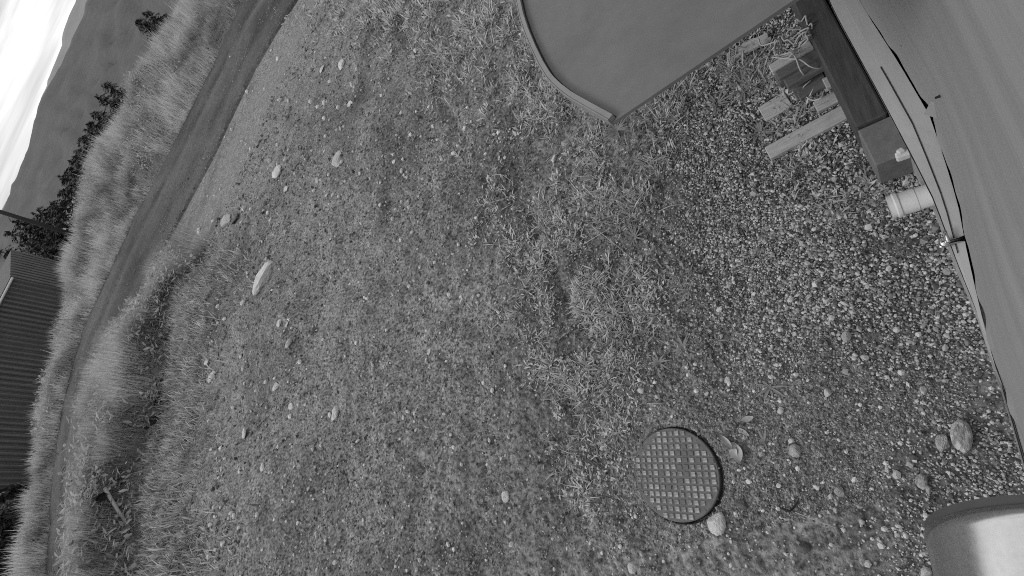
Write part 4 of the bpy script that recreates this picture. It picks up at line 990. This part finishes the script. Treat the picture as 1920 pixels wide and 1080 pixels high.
TREES = [(252, 38, 70, 6, 1.5, 'conifer highest in the picture, half hidden by the grass bank'), (268, 22, 62, 5, 1.4, 'short conifer at the very top edge of the picture'),
         (189, 157, 75, 7, 1.5, 'slim conifer, upper of the pair standing clear above the bank'), (177, 180, 72, 7, 1.7, 'fuller conifer, lower of the pair standing clear above the bank'),
         (161, 232, 72, 7, 1.6, 'pointed conifer leading the row of trees on the bank'), (150, 258, 68, 7, 1.7, 'conifer just below the pointed one leading the row'),
         (140, 282, 68, 7, 1.8, 'third conifer down in the row along the bank'), (128, 300, 66, 8, 1.8, 'fourth conifer down in the row along the bank'),
         (108, 331, 64, 8, 1.9, 'tall conifer in the middle of the row with a sharp tip'), (106, 362, 62, 8, 2.0, 'broad conifer right below the tall sharp tipped one'),
         (88, 388, 60, 8, 2.0, 'conifer just above the utility pole'), (70, 392, 66, 9, 2.2, 'conifer between the broad one and the pole'), (120, 345, 66, 8, 1.9, 'conifer tucked behind the tall sharp tipped one'), (168, 212, 76, 7, 1.6, 'conifer between the clear pair and the row below'), (134, 318, 70, 8, 1.8, 'narrow conifer above the tall sharp tipped one'), (20, 415, 66, 10, 2.3, 'conifer behind the pole at the left edge'),
         (58, 398, 62, 9, 2.1, 'tall conifer crossed by the utility pole'),
         (44, 425, 58, 9, 2.2, 'bushy conifer right under the utility pole'), (8, 436, 58, 10, 2.4, 'tallest conifer at the left edge beside the pole'),
         (30, 455, 56, 8, 2.3, 'broad conifer just above the shed'), (-8, 470, 60, 10, 2.5, 'conifer at the left edge behind the shed')]
for k, (u, v, r, hh, ww, lab) in enumerate(TREES): conifer(u, v, r, hh, ww, lab, 100 + k)

crest = sorted((v, u) for u, v in [(240, 150), (225, 210), (190, 255), (165, 310), (150, 370), (130, 440), (118, 500)])
for k in range(30):
    v = 212 + 262 * (k + random.uniform(-.3, .3)) / 29; u = np.interp(v, [c[0] for c in crest], [c[1] for c in crest]) - random.uniform(22, 44) - (14 if v > 380 else 0)
    conifer(u, v, random.uniform(52, 66), 6.5, random.uniform(2.4, 3.2), 'small dark conifer in the dense belt behind the grass bank', 300 + k)
def bush(u, v, r, size, mtl, label, seed, name, n=2500, lf=.09, drop=0.0):
    r_ = np.random.default_rng(seed); c = at_r(u, v, r); zg = c[2] - size[2] - drop
    root = empty(name, (c[0], c[1], zg), label, 'hedge' if 'hedge' in name else 'shrub')
    mb = MB()
    for k in range(6):
        a = r_.uniform(0, 6.28); mb.tube([(c[0], c[1], zg), (c[0] + math.cos(a) * size[0] * .3, c[1] + math.sin(a) * size[1] * .3, zg + size[2] * .6), (c[0] + math.cos(a) * size[0] * .6, c[1] + math.sin(a) * size[1] * .6, zg + size[2] * 1.3)], [.05, .03, .01], 6)
    mb.build('stem', M['bark'], root)
    d = r_.normal(0, 1, (n, 3)); d /= np.linalg.norm(d, axis=1)[:, None]; rad = r_.random(n) ** .4
    lump = 1 + .25 * np.sin(d[:, 0] * 5 + seed) * np.cos(d[:, 1] * 4 + d[:, 2] * 5)
    ctr = d * (rad * lump)[:, None] * np.array(size) + np.array([0, 0, size[2] + drop * .5])
    e1 = r_.normal(0, 1, (n, 3)) * lf; e2 = r_.normal(0, 1, (n, 3)) * lf * .6
    V = np.stack([ctr - e1, ctr + e2, ctr + e1, ctr - e2], 1).reshape(-1, 3); F = np.arange(4 * n).reshape(-1, 4)
    link('foliage', np_mesh('foliage', V, F, mtl, False, {'v': np.repeat(r_.random(n), 4)}), root)
bush(28, 975, 33.5, (.8, 1.0, .95), M['leaf_mid'], 'pale rounded shrub at the lower left edge below the shed', 5, 'shrub', 5000, .05)
bush(18, 952, 38, (1.2, 1.1, 1.3), M['leaf_dark'], 'dark hedge end between the shed and the pale shrub', 6, 'hedge', 6000, .10, 1)
bush(-5, 1040, 33, (1.0, 1.9, 1.1), M['leaf_dark'], 'black looking hedge in the bottom left corner', 7, 'hedge', 9000, .09, .6)
bush(-30, 985, 37, (1.2, 1.3, 1.5), M['leaf_dark'], 'dark hedge at the left edge behind the pale shrub', 8, 'hedge', 6000, .10, 1)
